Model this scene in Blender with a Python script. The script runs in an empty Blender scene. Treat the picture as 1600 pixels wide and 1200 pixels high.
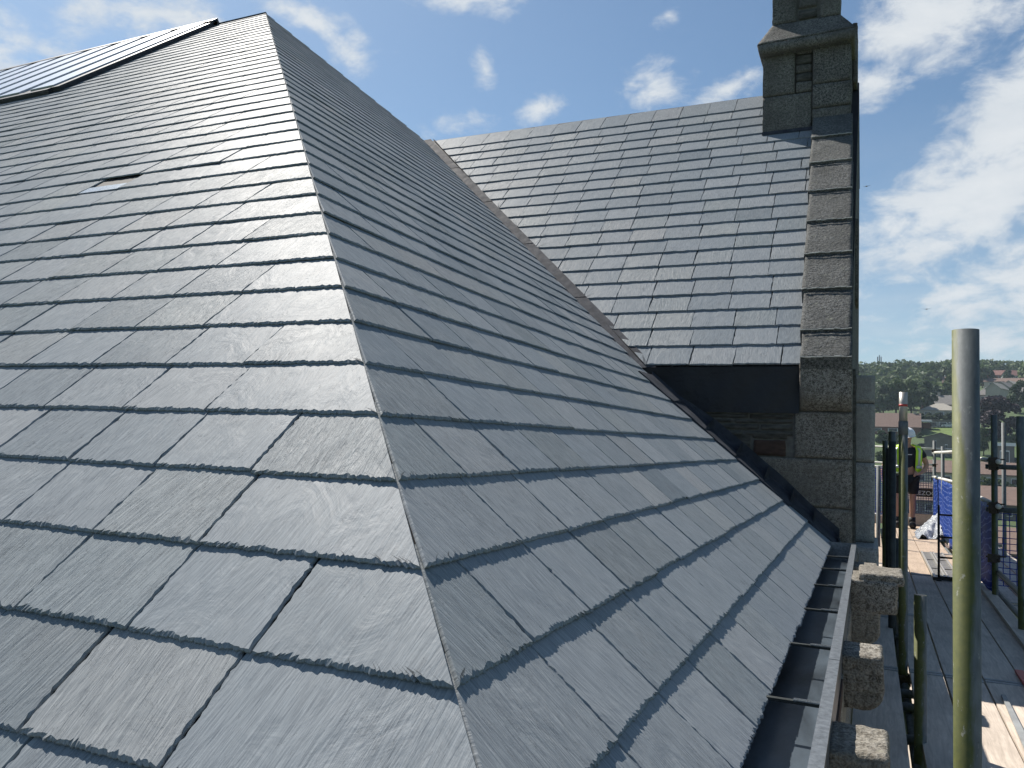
import bpy, bmesh, math, random
import numpy as np
from mathutils import Vector, Matrix, noise
random.seed(7); rng = np.random.default_rng(7)
R = math.radians
scene = bpy.context.scene
COL = scene.collection

# ------------------------------------------------------------------ camera
YAW, PIT, ROL, FPX = R(24.055), R(3.892), R(1.922), 1257.0
fw = Vector((-math.sin(YAW)*math.cos(PIT), math.cos(YAW)*math.cos(PIT), math.sin(PIT)))
rt0 = Vector((math.cos(YAW), math.sin(YAW), 0)); up0 = rt0.cross(fw)
rt = math.cos(ROL)*rt0 + math.sin(ROL)*up0
up = -math.sin(ROL)*rt0 + math.cos(ROL)*up0
cam = bpy.data.cameras.new('camera'); camo = bpy.data.objects.new('camera', cam); COL.objects.link(camo)
camo.matrix_world = Matrix(((rt.x, up.x, -fw.x, 0), (rt.y, up.y, -fw.y, 0), (rt.z, up.z, -fw.z, 0), (0, 0, 0, 1)))
cam.sensor_width = 36; cam.lens = 36*FPX/1600; cam.clip_start = .05; cam.clip_end = 9000
scene.camera = camo
scene.render.resolution_x = 1024; scene.render.resolution_y = 768

# ------------------------------------------------------------------ light
SUN_EL, SUN_AZ = R(49), R(-58)
SUN = Vector((math.sin(SUN_AZ)*math.cos(SUN_EL), math.cos(SUN_AZ)*math.cos(SUN_EL), math.sin(SUN_EL)))
sl = bpy.data.lights.new('sun', 'SUN'); sl.energy = 3.9; sl.angle = R(.6); sl.color = (1, .94, .86)
so = bpy.data.objects.new('sun', sl); COL.objects.link(so)
so.rotation_euler = (-SUN).to_track_quat('-Z', 'Y').to_euler(); so.location = (-20, 15, 30)
scene.view_settings.view_transform = 'Standard'; scene.view_settings.look = 'None'
scene.view_settings.gamma = 1; scene.view_settings.use_curve_mapping = False
scene.view_settings.exposure = 0.97

W = bpy.data.worlds.new('World'); scene.world = W; W.use_nodes = True
nt = W.node_tree; nt.nodes.clear(); N = nt.nodes; Lk = nt.links
def nd(t, **kw):
    n = N.new(t)
    for k, v in kw.items(): setattr(n, k, v)
    return n
def mth(op, a, b=None, c=None, clamp=False):
    n = N.new('ShaderNodeMath'); n.operation = op; n.use_clamp = clamp
    for i, v in enumerate((a, b, c)):
        if v is None: continue
        if isinstance(v, (int, float)): n.inputs[i].default_value = v
        else: Lk.new(v, n.inputs[i])
    return n.outputs[0]
sky = nd('ShaderNodeTexSky', sky_type='NISHITA'); sky.sun_disc = False
sky.sun_elevation = SUN_EL; sky.sun_rotation = SUN_AZ
sky.air_density = 1.0; sky.dust_density = .6; sky.ozone_density = 1.6; sky.altitude = 60
tc = nd('ShaderNodeTexCoord'); sep = nd('ShaderNodeSeparateXYZ'); Lk.new(tc.outputs['Generated'], sep.inputs[0])
X_, Y_, Z_ = sep.outputs
az = mth('MULTIPLY', mth('ARCTAN2', X_, Y_), 57.29578)
el = mth('MULTIPLY', mth('ARCSINE', Z_), 57.29578)
# cloud groups: azimuth, elevation, half width, half height (degrees), tilt, weight
CL = [(-14.35, 24.3, 2.7, 1.9, 0, 1.0), (-9.0, 23.9, 3.2, .9, 20, .85), (-26.8, 25.2, 1.0, 2.1, 12, .8), (-28.6, 21.6, 3.2, 1.1, 5, 1.0),
      (-22.8, 22.7, 2.4, 1.0, 22, .9), (-36.4, 25.3, 1.9, 1.8, -35, .95), (-48.5, 25.6, 5.5, 2.0, 5, 1.0), (-54.2, 24.6, 3.6, 1.8, 20, .9),
      (-40.8, 27.4, 5.2, 1.5, -12, .9), (-28, 29.6, 5.5, 1.3, 5, .9), (-58, 21.5, 5, 3.2, 0, .9), (-13.5, 28.4, 1.2, .7, 0, .75),
      (4.5, 26.3, 6.5, 3.0, 12, 1.35), (.3, 23.1, 2.4, 1.7, 10, 1.2), (10.0, 19.6, 8.0, 4.6, 32, 2.0), (5.5, 15.0, 7.5, 4.2, 22, 1.6), (12, 10, 16, 6.5, 0, 1.35)]
acc = None
for (a0, e0, wa, we, tl, wt) in CL:
    c, s = math.cos(R(tl)), math.sin(R(tl))
    da = mth('SUBTRACT', az, a0); de = mth('SUBTRACT', el, e0)
    p = mth('ADD', mth('MULTIPLY', da, c/wa), mth('MULTIPLY', de, s/wa))
    q = mth('ADD', mth('MULTIPLY', da, -s/we), mth('MULTIPLY', de, c/we))
    d = mth('SQRT', mth('ADD', mth('MULTIPLY', p, p), mth('MULTIPLY', q, q)))
    b = mth('MULTIPLY', mth('SUBTRACT', 1.25, d), wt)
    acc = b if acc is None else mth('MAXIMUM', acc, b)
def nz_(scale, det, rough, vec, dist=0.0):
    n = nd('ShaderNodeTexNoise'); n.inputs['Scale'].default_value = scale; n.inputs['Detail'].default_value = det
    n.inputs['Roughness'].default_value = rough; n.inputs['Distortion'].default_value = dist; Lk.new(vec, n.inputs['Vector']); return n.outputs['Fac']
mp = nd('ShaderNodeMapping'); mp.inputs['Scale'].default_value = (1, 1, 1.9); Lk.new(tc.outputs['Generated'], mp.inputs['Vector'])
f1 = nz_(15, 9, .62, mp.outputs[0], .25)
f0 = nz_(2.6, 5, .5, mp.outputs[0])
# general cloud cover away from the listed groups, the same all round
gen = mth('SUBTRACT', mth('MULTIPLY', f0, 3.2), 1.75)
side = mth('MULTIPLY', mth('SUBTRACT', mth('ABSOLUTE', mth('ADD', az, 24)), 36), .12, clamp=True)
top = mth('MULTIPLY', mth('SUBTRACT', el, 31), .15, clamp=True)
gen = mth('SUBTRACT', gen, mth('SUBTRACT', 1.6, mth('MULTIPLY', mth('MAXIMUM', side, top), 1.6)))
acc = mth('MAXIMUM', acc, gen)
acc = mth('MINIMUM', acc, 1.45)
den = mth('ADD', mth('MULTIPLY', acc, .85), mth('MULTIPLY', mth('SUBTRACT', f1, .5), 2.9))
mr = nd('ShaderNodeMapRange', interpolation_type='SMOOTHSTEP'); Lk.new(den, mr.inputs['Value'])
mr.inputs['From Min'].default_value = .22; mr.inputs['From Max'].default_value = 1.2
mp2 = nd('ShaderNodeMapping'); mp2.inputs['Scale'].default_value = (1.1, 1.1, 5.5); mp2.inputs['Rotation'].default_value = (0, R(12), 0); Lk.new(tc.outputs['Generated'], mp2.inputs['Vector'])
f2 = nz_(7, 7, .6, mp2.outputs[0], .4)
# thin veil low in the sky
veil = mth('MULTIPLY', mth('MULTIPLY', mth('SUBTRACT', 22, el), .045, clamp=True), mth('MULTIPLY_ADD', f2, 1.7, -.32, clamp=True), clamp=True)
mask = mth('MAXIMUM', mth('MULTIPLY', mr.outputs[0], .93), mth('MULTIPLY', veil, .75))
f3 = nz_(9, 6, .55, mp.outputs[0])
cb = mth('MULTIPLY_ADD', mth('SUBTRACT', mth('MULTIPLY', f3, .45), mth('MULTIPLY', den, -.22)), 1.0, .3)
ccol = nd('ShaderNodeMixRGB'); ccol.inputs[1].default_value = (3.6, 4.6, 5.8, 1); ccol.inputs[2].default_value = (8.6, 8.8, 8.9, 1); Lk.new(cb, ccol.inputs[0])
tint = nd('ShaderNodeMixRGB', blend_type='MULTIPLY'); tint.inputs[0].default_value = 1; tint.inputs[2].default_value = (.86, 1.0, 1.04, 1); Lk.new(sky.outputs[0], tint.inputs[1])
mx = nd('ShaderNodeMixRGB'); Lk.new(mask, mx.inputs[0]); Lk.new(tint.outputs[0], mx.inputs[1]); Lk.new(ccol.outputs[0], mx.inputs[2])
bg = nd('ShaderNodeBackground'); bg.inputs['Strength'].default_value = .0505; Lk.new(mx.outputs[0], bg.inputs['Color'])
wo = nd('ShaderNodeOutputWorld'); Lk.new(bg.outputs[0], wo.inputs[0])
W.cycles.sampling_method = 'AUTOMATIC'

# ------------------------------------------------------------------ materials
class G:
    """small node-graph helper"""
    def __init__(s, name):
        s.m = bpy.data.materials.new(name); s.m.use_nodes = True; s.nt = s.m.node_tree; s.nt.nodes.clear()
        s.out = s.n('ShaderNodeOutputMaterial'); s.b = s.n('ShaderNodeBsdfPrincipled'); s.l(s.b.outputs[0], s.out.inputs[0])
    def n(s, t, **kw):
        x = s.nt.nodes.new(t)
        for k, v in kw.items(): setattr(x, k, v)
        return x
    def l(s, a, b): s.nt.links.new(a, b)
    def vec(s, kind='Object', scale=(1, 1, 1), rot=(0, 0, 0)):
        t = s.n('ShaderNodeTexCoord'); m = s.n('ShaderNodeMapping'); m.inputs['Scale'].default_value = scale; m.inputs['Rotation'].default_value = rot
        s.l(t.outputs[kind], m.inputs['Vector']); return m.outputs[0]
    def geo(s, scale=(1, 1, 1)):
        t = s.n('ShaderNodeNewGeometry'); m = s.n('ShaderNodeMapping'); m.inputs['Scale'].default_value = scale
        s.l(t.outputs['Position'], m.inputs['Vector']); return m.outputs[0]
    def noise(s, v, scale, det=4, rough=.55, dist=0):
        n = s.n('ShaderNodeTexNoise'); n.inputs['Scale'].default_value = scale; n.inputs['Detail'].default_value = det
        n.inputs['Roughness'].default_value = rough; n.inputs['Distortion'].default_value = dist; s.l(v, n.inputs['Vector']); return n.outputs['Fac']
    def ramp(s, f, stops, interp='LINEAR'):
        r = s.n('ShaderNodeValToRGB'); r.color_ramp.interpolation = interp; e = r.color_ramp.elements
        while len(e) < len(stops): e.new(.5)
        for i, (p, c) in enumerate(stops):
            e[i].position = p; e[i].color = (*c, 1) if len(c) == 3 else c
        s.l(f, r.inputs[0]); return r.outputs[0]
    def math(s, op, a, b=0.0, c=0.0, clamp=False):
        m = s.n('ShaderNodeMath'); m.operation = op; m.use_clamp = clamp
        for i, v in enumerate((a, b, c)):
            if isinstance(v, (int, float)): m.inputs[i].default_value = v
            else: s.l(v, m.inputs[i])
        return m.outputs[0]
    def mix(s, f, a, b, mode='MIX'):
        m = s.n('ShaderNodeMixRGB', blend_type=mode)
        for i, v in enumerate((f, a, b)):
            if isinstance(v, (int, float)): m.inputs[i].default_value = v
            elif isinstance(v, tuple): m.inputs[i].default_value = (*v, 1)
            else: s.l(v, m.inputs[i])
        return m.outputs[0]
    def bump(s, h, strength, dist, prev=None):
        b = s.n('ShaderNodeBump'); b.inputs['Strength'].default_value = strength; b.inputs['Distance'].default_value = dist
        s.l(h, b.inputs['Height'])
        if prev is not None: s.l(prev, b.inputs['Normal'])
        return b.outputs[0]
    def fin(s, col=None, rough=None, normal=None, metal=None, spec=None):
        for k, v in (('Base Color', col), ('Roughness', rough), ('Normal', normal), ('Metallic', metal), ('Specular IOR Level', spec)):
            if v is None: continue
            if isinstance(v, (int, float)): s.b.inputs[k].default_value = v
            elif isinstance(v, tuple): s.b.inputs[k].default_value = (*v, 1)
            else: s.l(v, s.b.inputs[k])
        return s.m

def mat_slate():
    g = G('slate')
    a = g.n('ShaderNodeAttribute'); a.attribute_name = 'tone'; tone = a.outputs['Fac']
    b2 = g.n('ShaderNodeAttribute'); b2.attribute_name = 'grain'; gr = b2.outputs['Fac']
    uv = g.n('ShaderNodeUVMap'); uv.uv_map = 'UVMap'
    def m(sc):
        x = g.n('ShaderNodeMapping'); x.inputs['Scale'].default_value = sc; g.l(uv.outputs[0], x.inputs['Vector']); return x.outputs[0]
    fine = g.noise(m((330, 14, 1)), 1, 5, .62, .4)          # hairline cleavage grain
    med = g.noise(m((60, 6, 1)), 1, 4, .6, .9)             # broader riven lines
    lump = g.noise(m((9, 5, 1)), 1, 5, .55, 1.2)           # shell-like risings
    flake = g.noise(m((34, 16, 1)), 1, 6, .65, 1.6)
    fl = g.math('GREATER_THAN', g.math('ADD', flake, g.math('MULTIPLY', gr, .16)), .66)
    speck = g.noise(m((220, 160, 1)), 1, 3, .5)
    dust = g.noise(m((3.5, 2.6, 1)), 1, 5, .6)
    base = g.ramp(tone, [(0, (.185, .212, .230)), (.45, (.244, .270, .288)), (.75, (.285, .305, .318)), (1, (.305, .312, .314))])
    c = g.mix(g.ramp(fine, [(.34, (0, 0, 0)), (.64, (1, 1, 1))]), g.mix(1, base, (.62, .64, .67), 'MULTIPLY'), g.mix(1, base, (1.12, 1.12, 1.12), 'MULTIPLY'))
    c = g.mix(g.math('MULTIPLY', g.ramp(med, [(.62, (0, 0, 0)), (.78, (1, 1, 1))]), .22), c, (.30, .32, .335))
    c = g.mix(g.math('MULTIPLY', g.ramp(speck, [(.70, (0, 0, 0)), (.80, (1, 1, 1))]), .45), c, (.42, .44, .45))
    c = g.mix(g.math('MULTIPLY', g.ramp(dust, [(.5, (0, 0, 0)), (.78, (1, 1, 1))]), .22), c, (.33, .335, .33))
    hue = g.ramp(gr, [(0, (.99, 1.0, 1.01)), (.5, (1, 1, 1)), (.85, (1.0, 1.01, .99)), (1, (1.025, 1.0, .985))])
    c = g.mix(1, c, hue, 'MULTIPLY')
    crack = g.ramp(g.noise(m((26, 2.2, 1)), 1, 6, .7, 2.2), [(.485, (0, 0, 0)), (.497, (1, 1, 1)), (.503, (1, 1, 1)), (.515, (0, 0, 0))])
    crack = g.math('MULTIPLY', crack, g.ramp(g.noise(m((6, 4, 1)), 1, 3, .5), [(.56, (0, 0, 0)), (.66, (1, 1, 1))]))
    c = g.mix(g.math('MULTIPLY', crack, .65), c, (.05, .06, .07))
    rgh = g.math('ADD', g.math('MULTIPLY_ADD', fine, .12, .41), g.math('MULTIPLY', tone, .07))
    n1_ = g.bump(lump, .6, .006)
    n2_ = g.bump(g.math('ADD', g.math('MULTIPLY', med, g.math('MULTIPLY_ADD', gr, 1.6, .5)), g.math('MULTIPLY', fl, .5)), .8, .0024, n1_)
    gate = g.ramp(g.noise(m((5, 3.2, 1)), 1, 3, .6, .8), [(.38, (.25, .25, .25)), (.62, (1, 1, 1))])
    n3_ = g.bump(g.math('MULTIPLY', fine, g.math('MULTIPLY', gate, g.math('MULTIPLY_ADD', gr, .8, .45))), .9, .0017, n2_)
    g.fin(c, rgh, n3_, 0, 0.0)
    gl = g.n('ShaderNodeBsdfGlossy'); gl.inputs['Color'].default_value = (1, 1, 1, 1); gl.inputs['Roughness'].default_value = .50; g.l(rgh, gl.inputs['Roughness']); g.l(n3_, gl.inputs['Normal'])
    lw = g.n('ShaderNodeLayerWeight'); lw.inputs['Blend'].default_value = .5
    f = g.math('MULTIPLY_ADD', g.math('POWER', lw.outputs['Facing'], 3.0), .035, .022)
    ms = g.n('ShaderNodeMixShader'); g.l(f, ms.inputs[0]); g.l(g.b.outputs[0], ms.inputs[1]); g.l(gl.outputs[0], ms.inputs[2]); g.l(ms.outputs[0], g.out.inputs[0])
    return g.m

def mat_simple(name, col, rough=.6, metal=0, var=.25, scale=6, bump=.2, bdist=.004, spec=.5, stretch=(1, 1, 1)):
    g = G(name); v = g.geo(stretch)
    n = g.noise(v, scale, 6, .6, .3)
    d = tuple(x*(1-var) for x in col); e = tuple(min(1, x*(1+var)) for x in col)
    c = g.ramp(n, [(.3, d), (.7, e)])
    nb = g.bump(g.noise(v, scale*6, 5, .6), bump, bdist)
    return g.fin(c, rough, nb, metal, spec)

def mat_granite(name, dark, light, stain, lichen=.0, coarse=1.0):
    g = G(name); v = g.geo()
    a = g.noise(v, 150*coarse, 3, .6); b = g.noise(v, 46*coarse, 4, .6); big = g.noise(v, 3.2, 5, .6)
    oi = g.n('ShaderNodeObjectInfo')
    c = g.ramp(g.math('ADD', g.math('MULTIPLY', a, .6), g.math('MULTIPLY', b, .4)), [(.41, dark), (.5, tuple((x+y)/2 for x, y in zip(dark, light))), (.58, light)])
    c = g.mix(g.math('MULTIPLY', g.ramp(big, [(.38, (1, 1, 1)), (.62, (0, 0, 0))]), .65), c, stain)
    c = g.mix(g.math('MULTIPLY', oi.outputs['Random'], .25), c, (light[0]*.8, light[1]*.78, light[2]*.72))
    if lichen:
        c = g.mix(g.math('MULTIPLY', g.ramp(g.noise(v, 26, 4, .7), [(.6, (0, 0, 0)), (.68, (1, 1, 1))]), lichen), c, (.28, .29, .22))
    nb = g.bump(b, .9, .012); nb = g.bump(a, .7, .004, nb)
    return g.fin(c, .9, nb, 0, .25)

def mat_lead():
    g = G('lead'); v = g.geo()
    c = g.ramp(g.noise(v, 9, 6, .65, .6), [(.3, (.030, .034, .043)), (.55, (.052, .057, .070)), (.75, (.082, .087, .10))])
    return g.fin(c, g.math('MULTIPLY_ADD', g.noise(v, 14, 4), .3, .65), g.bump(g.noise(v, 22, 4, .6), .5, .006), .0, .12)

def mat_tube(moss):
    g = G('scaffold_tube_mossy' if moss else 'scaffold_tube'); v = g.geo((1, 1, .35)); v2 = g.geo()
    n = g.noise(v, 40, 6, .65)
    c = g.ramp(n, [(.3, (.085, .095, .095)), (.6, (.15, .165, .168)), (.8, (.23, .245, .245))])
    if moss:
        geo = g.n('ShaderNodeNewGeometry'); s = g.n('ShaderNodeSeparateXYZ'); g.l(geo.outputs['Normal'], s.inputs[0])
        left = g.math('MULTIPLY_ADD', s.outputs[0], -.32, .02)
        f = g.math('ADD', g.noise(g.geo((1, 1, .22)), 15, 5, .62), left)
        sp = g.n('ShaderNodeSeparateXYZ'); g.l(geo.outputs['Position'], sp.inputs[0])
        low = g.math('MAXIMUM', g.math('MULTIPLY_ADD', sp.outputs[2], -.7, -.10), -.2)
        f = g.math('ADD', f, g.math('MINIMUM', low, .06))
        c = g.mix(g.math('MULTIPLY', g.ramp(f, [(.42, (0, 0, 0)), (.56, (1, 1, 1))]), .85), c, g.mix(g.noise(v2, 60, 3), (.045, .062, .008), (.12, .125, .016)))
    sp2 = g.ramp(g.noise(g.geo((1, 1, .6)), 55, 4, .7), [(.63, (0, 0, 0)), (.70, (1, 1, 1))])
    c = g.mix(g.math('MULTIPLY', sp2, .5), c, (.34, .345, .33))
    ru = g.ramp(g.noise(v2, 33, 5, .7), [(.64, (0, 0, 0)), (.72, (1, 1, 1))])
    c = g.mix(g.math('MULTIPLY', ru, .45), c, (.045, .035, .025))
    return g.fin(c, g.math('MULTIPLY_ADD', n, .3, .5), g.bump(g.noise(v2, 160, 4), .25, .001), .12, .35)

def mat_board(name, a, b):
    g = G(name); oi = g.n('ShaderNodeObjectInfo')
    t = g.n('ShaderNodeNewGeometry'); ad = g.n('ShaderNodeVectorMath'); ad.operation = 'ADD'
    cb = g.n('ShaderNodeCombineXYZ'); g.l(g.math('MULTIPLY', oi.outputs['Random'], 37), cb.inputs[1]); g.l(g.math('MULTIPLY', oi.outputs['Random'], 5), cb.inputs[0])
    g.l(t.outputs['Position'], ad.inputs[0]); g.l(cb.outputs[0], ad.inputs[1])
    m = g.n('ShaderNodeMapping'); m.inputs['Scale'].default_value = (1, .08, 1); g.l(ad.outputs[0], m.inputs['Vector'])
    n = g.noise(m.outputs[0], 38, 7, .65, 1.3); n2 = g.noise(ad.outputs[0], 3, 5, .6)
    c = g.ramp(n, [(.3, a), (.7, b)])
    c = g.mix(g.math('MULTIPLY', g.ramp(n2, [(.45, (0, 0, 0)), (.7, (1, 1, 1))]), .35), c, (a[0]*.6, a[1]*.6, a[2]*.62))
    sp = g.ramp(g.noise(ad.outputs[0], 45, 3), [(.72, (0, 0, 0)), (.78, (1, 1, 1))])
    c = g.mix(g.math('MULTIPLY', sp, .5), c, (.04, .035, .03))
    return g.fin(c, .85, g.bump(n, .5, .002), 0, .3)

def mat_leaf(name, a, b):
    g = G(name); v = g.geo(); at = g.n('ShaderNodeAttribute'); at.attribute_name = 'tone'
    c = g.mix(at.outputs['Fac'], a, b)
    oi = g.n('ShaderNodeObjectInfo')
    c = g.mix(g.math('MULTIPLY', oi.outputs['Random'], .45), c, g.mix(1, c, (.62, .72, .7), 'MULTIPLY'))
    g.fin(c, .65, None, 0, .3)
    tr = g.n('ShaderNodeBsdfTranslucent'); g.l(c, tr.inputs[0]); ms = g.n('ShaderNodeMixShader'); ms.inputs[0].default_value = .25
    g.l(g.b.outputs[0], ms.inputs[1]); g.l(tr.outputs[0], ms.inputs[2]); g.l(ms.outputs[0], g.out.inputs[0])
    return g.m

def mat_net(name):
    g = G(name); t = g.n('ShaderNodeNewGeometry'); s = g.n('ShaderNodeSeparateXYZ'); g.l(t.outputs['Position'], s.inputs[0])
    # light zig-zag weave bands in blue sheeting
    pz = g.math('PINGPONG', g.math('MULTIPLY', s.outputs[1], 1.0), 1.15)
    wob = g.math('MULTIPLY', g.noise(g.geo((1, .5, 1)), 5, 3), .22)
    f = g.math('FRACT', g.math('MULTIPLY', g.math('ADD', g.math('ADD', s.outputs[2], g.math('MULTIPLY', pz, .17)), wob), 13.5))
    band = g.math('LESS_THAN', f, .2)
    c = g.mix(g.noise(g.geo(), 7, 3), (.004, .030, .20), (.008, .075, .40))
    c = g.mix(g.math('MULTIPLY', band, .7), c, (.22, .28, .52))
    g.fin(c, .5, None, 0, .4)
    tr = g.n('ShaderNodeBsdfTranslucent'); g.l(g.mix(1, c, (1.0, 1.6, 2.0), 'MULTIPLY'), tr.inputs[0]); ms = g.n('ShaderNodeMixShader'); ms.inputs[0].default_value = .4
    g.l(g.b.outputs[0], ms.inputs[1]); g.l(tr.outputs[0], ms.inputs[2]); g.l(ms.outputs[0], g.out.inputs[0])
    return g.m

M = {}
M['slate'] = mat_slate()
M['deck'] = mat_simple('roof_membrane', (.012, .013, .015), .8)
M['membrane'] = mat_simple('black_membrane', (.0035, .0055, .011), .5, 0, .4, 3, .5, .02)
M['lead'] = mat_lead()
M['granite'] = mat_granite('granite', (.045, .038, .028), (.36, .34, .30), (.13, .115, .095), .35)
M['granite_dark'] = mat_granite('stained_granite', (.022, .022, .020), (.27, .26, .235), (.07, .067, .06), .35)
M['granite_clean'] = mat_granite('clean_granite', (.20, .205, .20), (.46, .46, .44), (.30, .30, .29), 0, .8)
M['coping'] = mat_granite('dark_coping', (.016, .017, .017), (.20, .205, .20), (.045, .048, .047), .45)  # darker granite tone for the coping stones
M['rubble'] = mat_simple('shaly_stone', (.09, .088, .078), .9, 0, .5, 12, .8, .012, .2, (1, 1, 4))
M['brown_stone'] = mat_simple('brown_stone', (.075, .048, .038), .85, 0, .35, 14, .7, .01, .2, (1, 1, 3))
M['mortar'] = mat_simple('mortar', (.15, .145, .13), .95, 0, .3, 20, .5, .004, .2)
M['mortar_light'] = mat_simple('pale_mortar', (.42, .42, .39), .95, 0, .3, 20, .5, .004, .2)
M['tube'] = mat_tube(False); M['tube_moss'] = mat_tube(True)
M['tube_sunlit'] = mat_simple('sunlit_tube', (.62, .60, .55), .5, .0, .15, 8)  # rails in sun: their brightness is put into the colour
M['dark_tube'] = mat_simple('dark_tube', (.03, .035, .033), .55, .3, .4, 20)
M['coupler'] = mat_simple('rusty_coupler', (.06, .045, .035), .7, .4, .5, 60)
M['board'] = mat_board('scaffold_board', (.40, .34, .28), (.66, .57, .48))
M['board_sunlit'] = mat_board('sunlit_board', (.34, .26, .19), (.52, .41, .31))  # boards on the sunlit stretch; the light is put into their colour
M['red'] = mat_simple('red_plastic', (.42, .05, .04), .5)
M['grey_strip'] = mat_simple('grey_strip', (.26, .27, .27), .6)
M['gutter'] = mat_simple('gutter_inside', (.075, .095, .115), .30, .2, .8, 3.2, .35, .004, .6, (1.6, .5, 1))
M['gutter_rim'] = mat_simple('gutter_rim', (.20, .22, .24), .38, .5, .35, 60, .3, .002)
M['gutter_out'] = mat_simple('gutter_face', (.10, .105, .12), .42, .3, .2, 8)
M['bracket'] = mat_simple('bracket_metal', (.35, .38, .40), .25, .9, .3, 60)
M['net'] = mat_net('blue_sheet_netting')
M['net_grid'] = mat_simple('blue_mesh', (.010, .03, .30), .5)
M['net_grey'] = mat_simple('grey_mesh', (.03, .035, .09), .5)
M['steel'] = mat_simple('galvanised_deck', (.42, .40, .36), .45, .4, .2, 20)
M['black'] = mat_simple('black_steel', (.012, .012, .013), .5)
M['plastic'] = mat_simple('plastic_sheet', (.34, .36, .38), .22, 0, .35, 5, .8, .03)
M['panel'] = mat_simple('roof_panel', (.50, .55, .62), .32, .35, .06, 2)
M['panel_dark'] = mat_simple('panel_frame', (.035, .037, .042), .45, .2)
M['grass'] = mat_simple('meadow', (.045, .075, .018), .9, 0, .45, .05, 0)
M['lawn'] = mat_simple('lawn', (.10, .15, .03), .9, 0, .25, .3, 0)
M['road'] = mat_simple('asphalt', (.06, .058, .06), .85, 0, .2, .4, 0)
M['leaf'] = mat_leaf('leaves', (.038, .066, .026), (.115, .16, .05))
M['leaf2'] = mat_leaf('dark_leaves', (.024, .048, .024), (.075, .115, .045))
M['leaf_purple'] = mat_leaf('copper_leaves', (.028, .018, .028), (.080, .052, .066))
M['bark'] = mat_simple('bark', (.06, .05, .04), .9)
M['white_wall'] = mat_simple('rendered_wall', (.62, .61, .57), .85, 0, .06, .6, 0)
M['cream_wall'] = mat_simple('cream_wall', (.42, .37, .30), .85, 0, .1, .6, 0)
M['brick'] = mat_simple('brick_wall', (.20, .10, .075), .85, 0, .2, 2, 0)
M['grey_wall'] = mat_simple('grey_wall', (.17, .155, .14), .85, 0, .15, 1, 0)
M['tile_grey'] = mat_simple('grey_roof_tiles', (.17, .16, .15), .85, 0, .15, 1.5, 0)
M['tile_brown'] = mat_simple('brown_roof_tiles', (.15, .10, .08), .85, 0, .15, 1.5, 0)
M['tile_pale'] = mat_simple('pale_roof_tiles', (.30, .28, .24), .85, 0, .12, 1.5, 0)
M['tile_red'] = mat_simple('red_roof_tiles', (.19, .095, .08), .85, 0, .15, 1.5, 0)
M['win'] = mat_simple('window_glass', (.03, .04, .05), .12, 0, .1, 1, 0)
M['white'] = mat_simple('white_paint', (.78, .78, .76), .5, 0, .04, 1, 0)
M['skin'] = mat_simple('skin', (.42, .24, .17), .55, 0, .08, 20, .1)
M['navy'] = mat_simple('navy_cloth', (.012, .014, .028), .85, 0, .25, 30)
M['black_cloth'] = mat_simple('black_cloth', (.012, .012, .014), .85, 0, .25, 30)
M['hivis'] = mat_simple('hi_vis_cloth', (.50, .80, .04), .7, 0, .08, 20)
M['reflect'] = mat_simple('reflective_tape', (.50, .53, .52), .4, .2, .05, 20)
M['helmet'] = mat_simple('helmet_shell', (.80, .80, .80), .3, 0, .02, 2)
M['boot'] = mat_simple('boot_leather', (.02, .018, .016), .6)
M['hair'] = mat_simple('dark_hair', (.02, .015, .012), .7)

# ------------------------------------------------------------------ scene helpers
def tag(o, label=None, cat=None, group=None, kind=None):
    if label: o['label'] = label
    if cat: o['category'] = cat
    if group: o['group'] = group
    if kind: o['kind'] = kind
    return o
def empty(name, loc=(0, 0, 0), label=None, cat=None, group=None, rz=0):
    o = bpy.data.objects.new(name, None); COL.objects.link(o); o.location = loc; o.rotation_euler = (0, 0, rz); o.empty_display_size = .1
    return tag(o, label, cat, group)
def link(name, me, mat=None, parent=None, world=True):
    o = bpy.data.objects.new(name, me); COL.objects.link(o)
    if mat is not None and not me.materials: me.materials.append(mat)
    if parent is not None:
        o.parent = parent
        if world:      # vertices given in world space; thing origin may be elsewhere
            p = parent; off = Vector((0, 0, 0)); ro = 0
            while p is not None: off += p.location; p = p.parent
            o.matrix_parent_inverse = Matrix.Translation(-off)
    return o
def mesh(name, verts, faces, smooth=False):
    me = bpy.data.meshes.new(name); me.from_pydata([tuple(v) for v in verts], [], faces); me.update()
    if smooth: me.polygons.foreach_set('use_smooth', [True]*len(me.polygons))
    return me
UNIT = [1.0]        # metres per measured unit of the section being built
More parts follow.
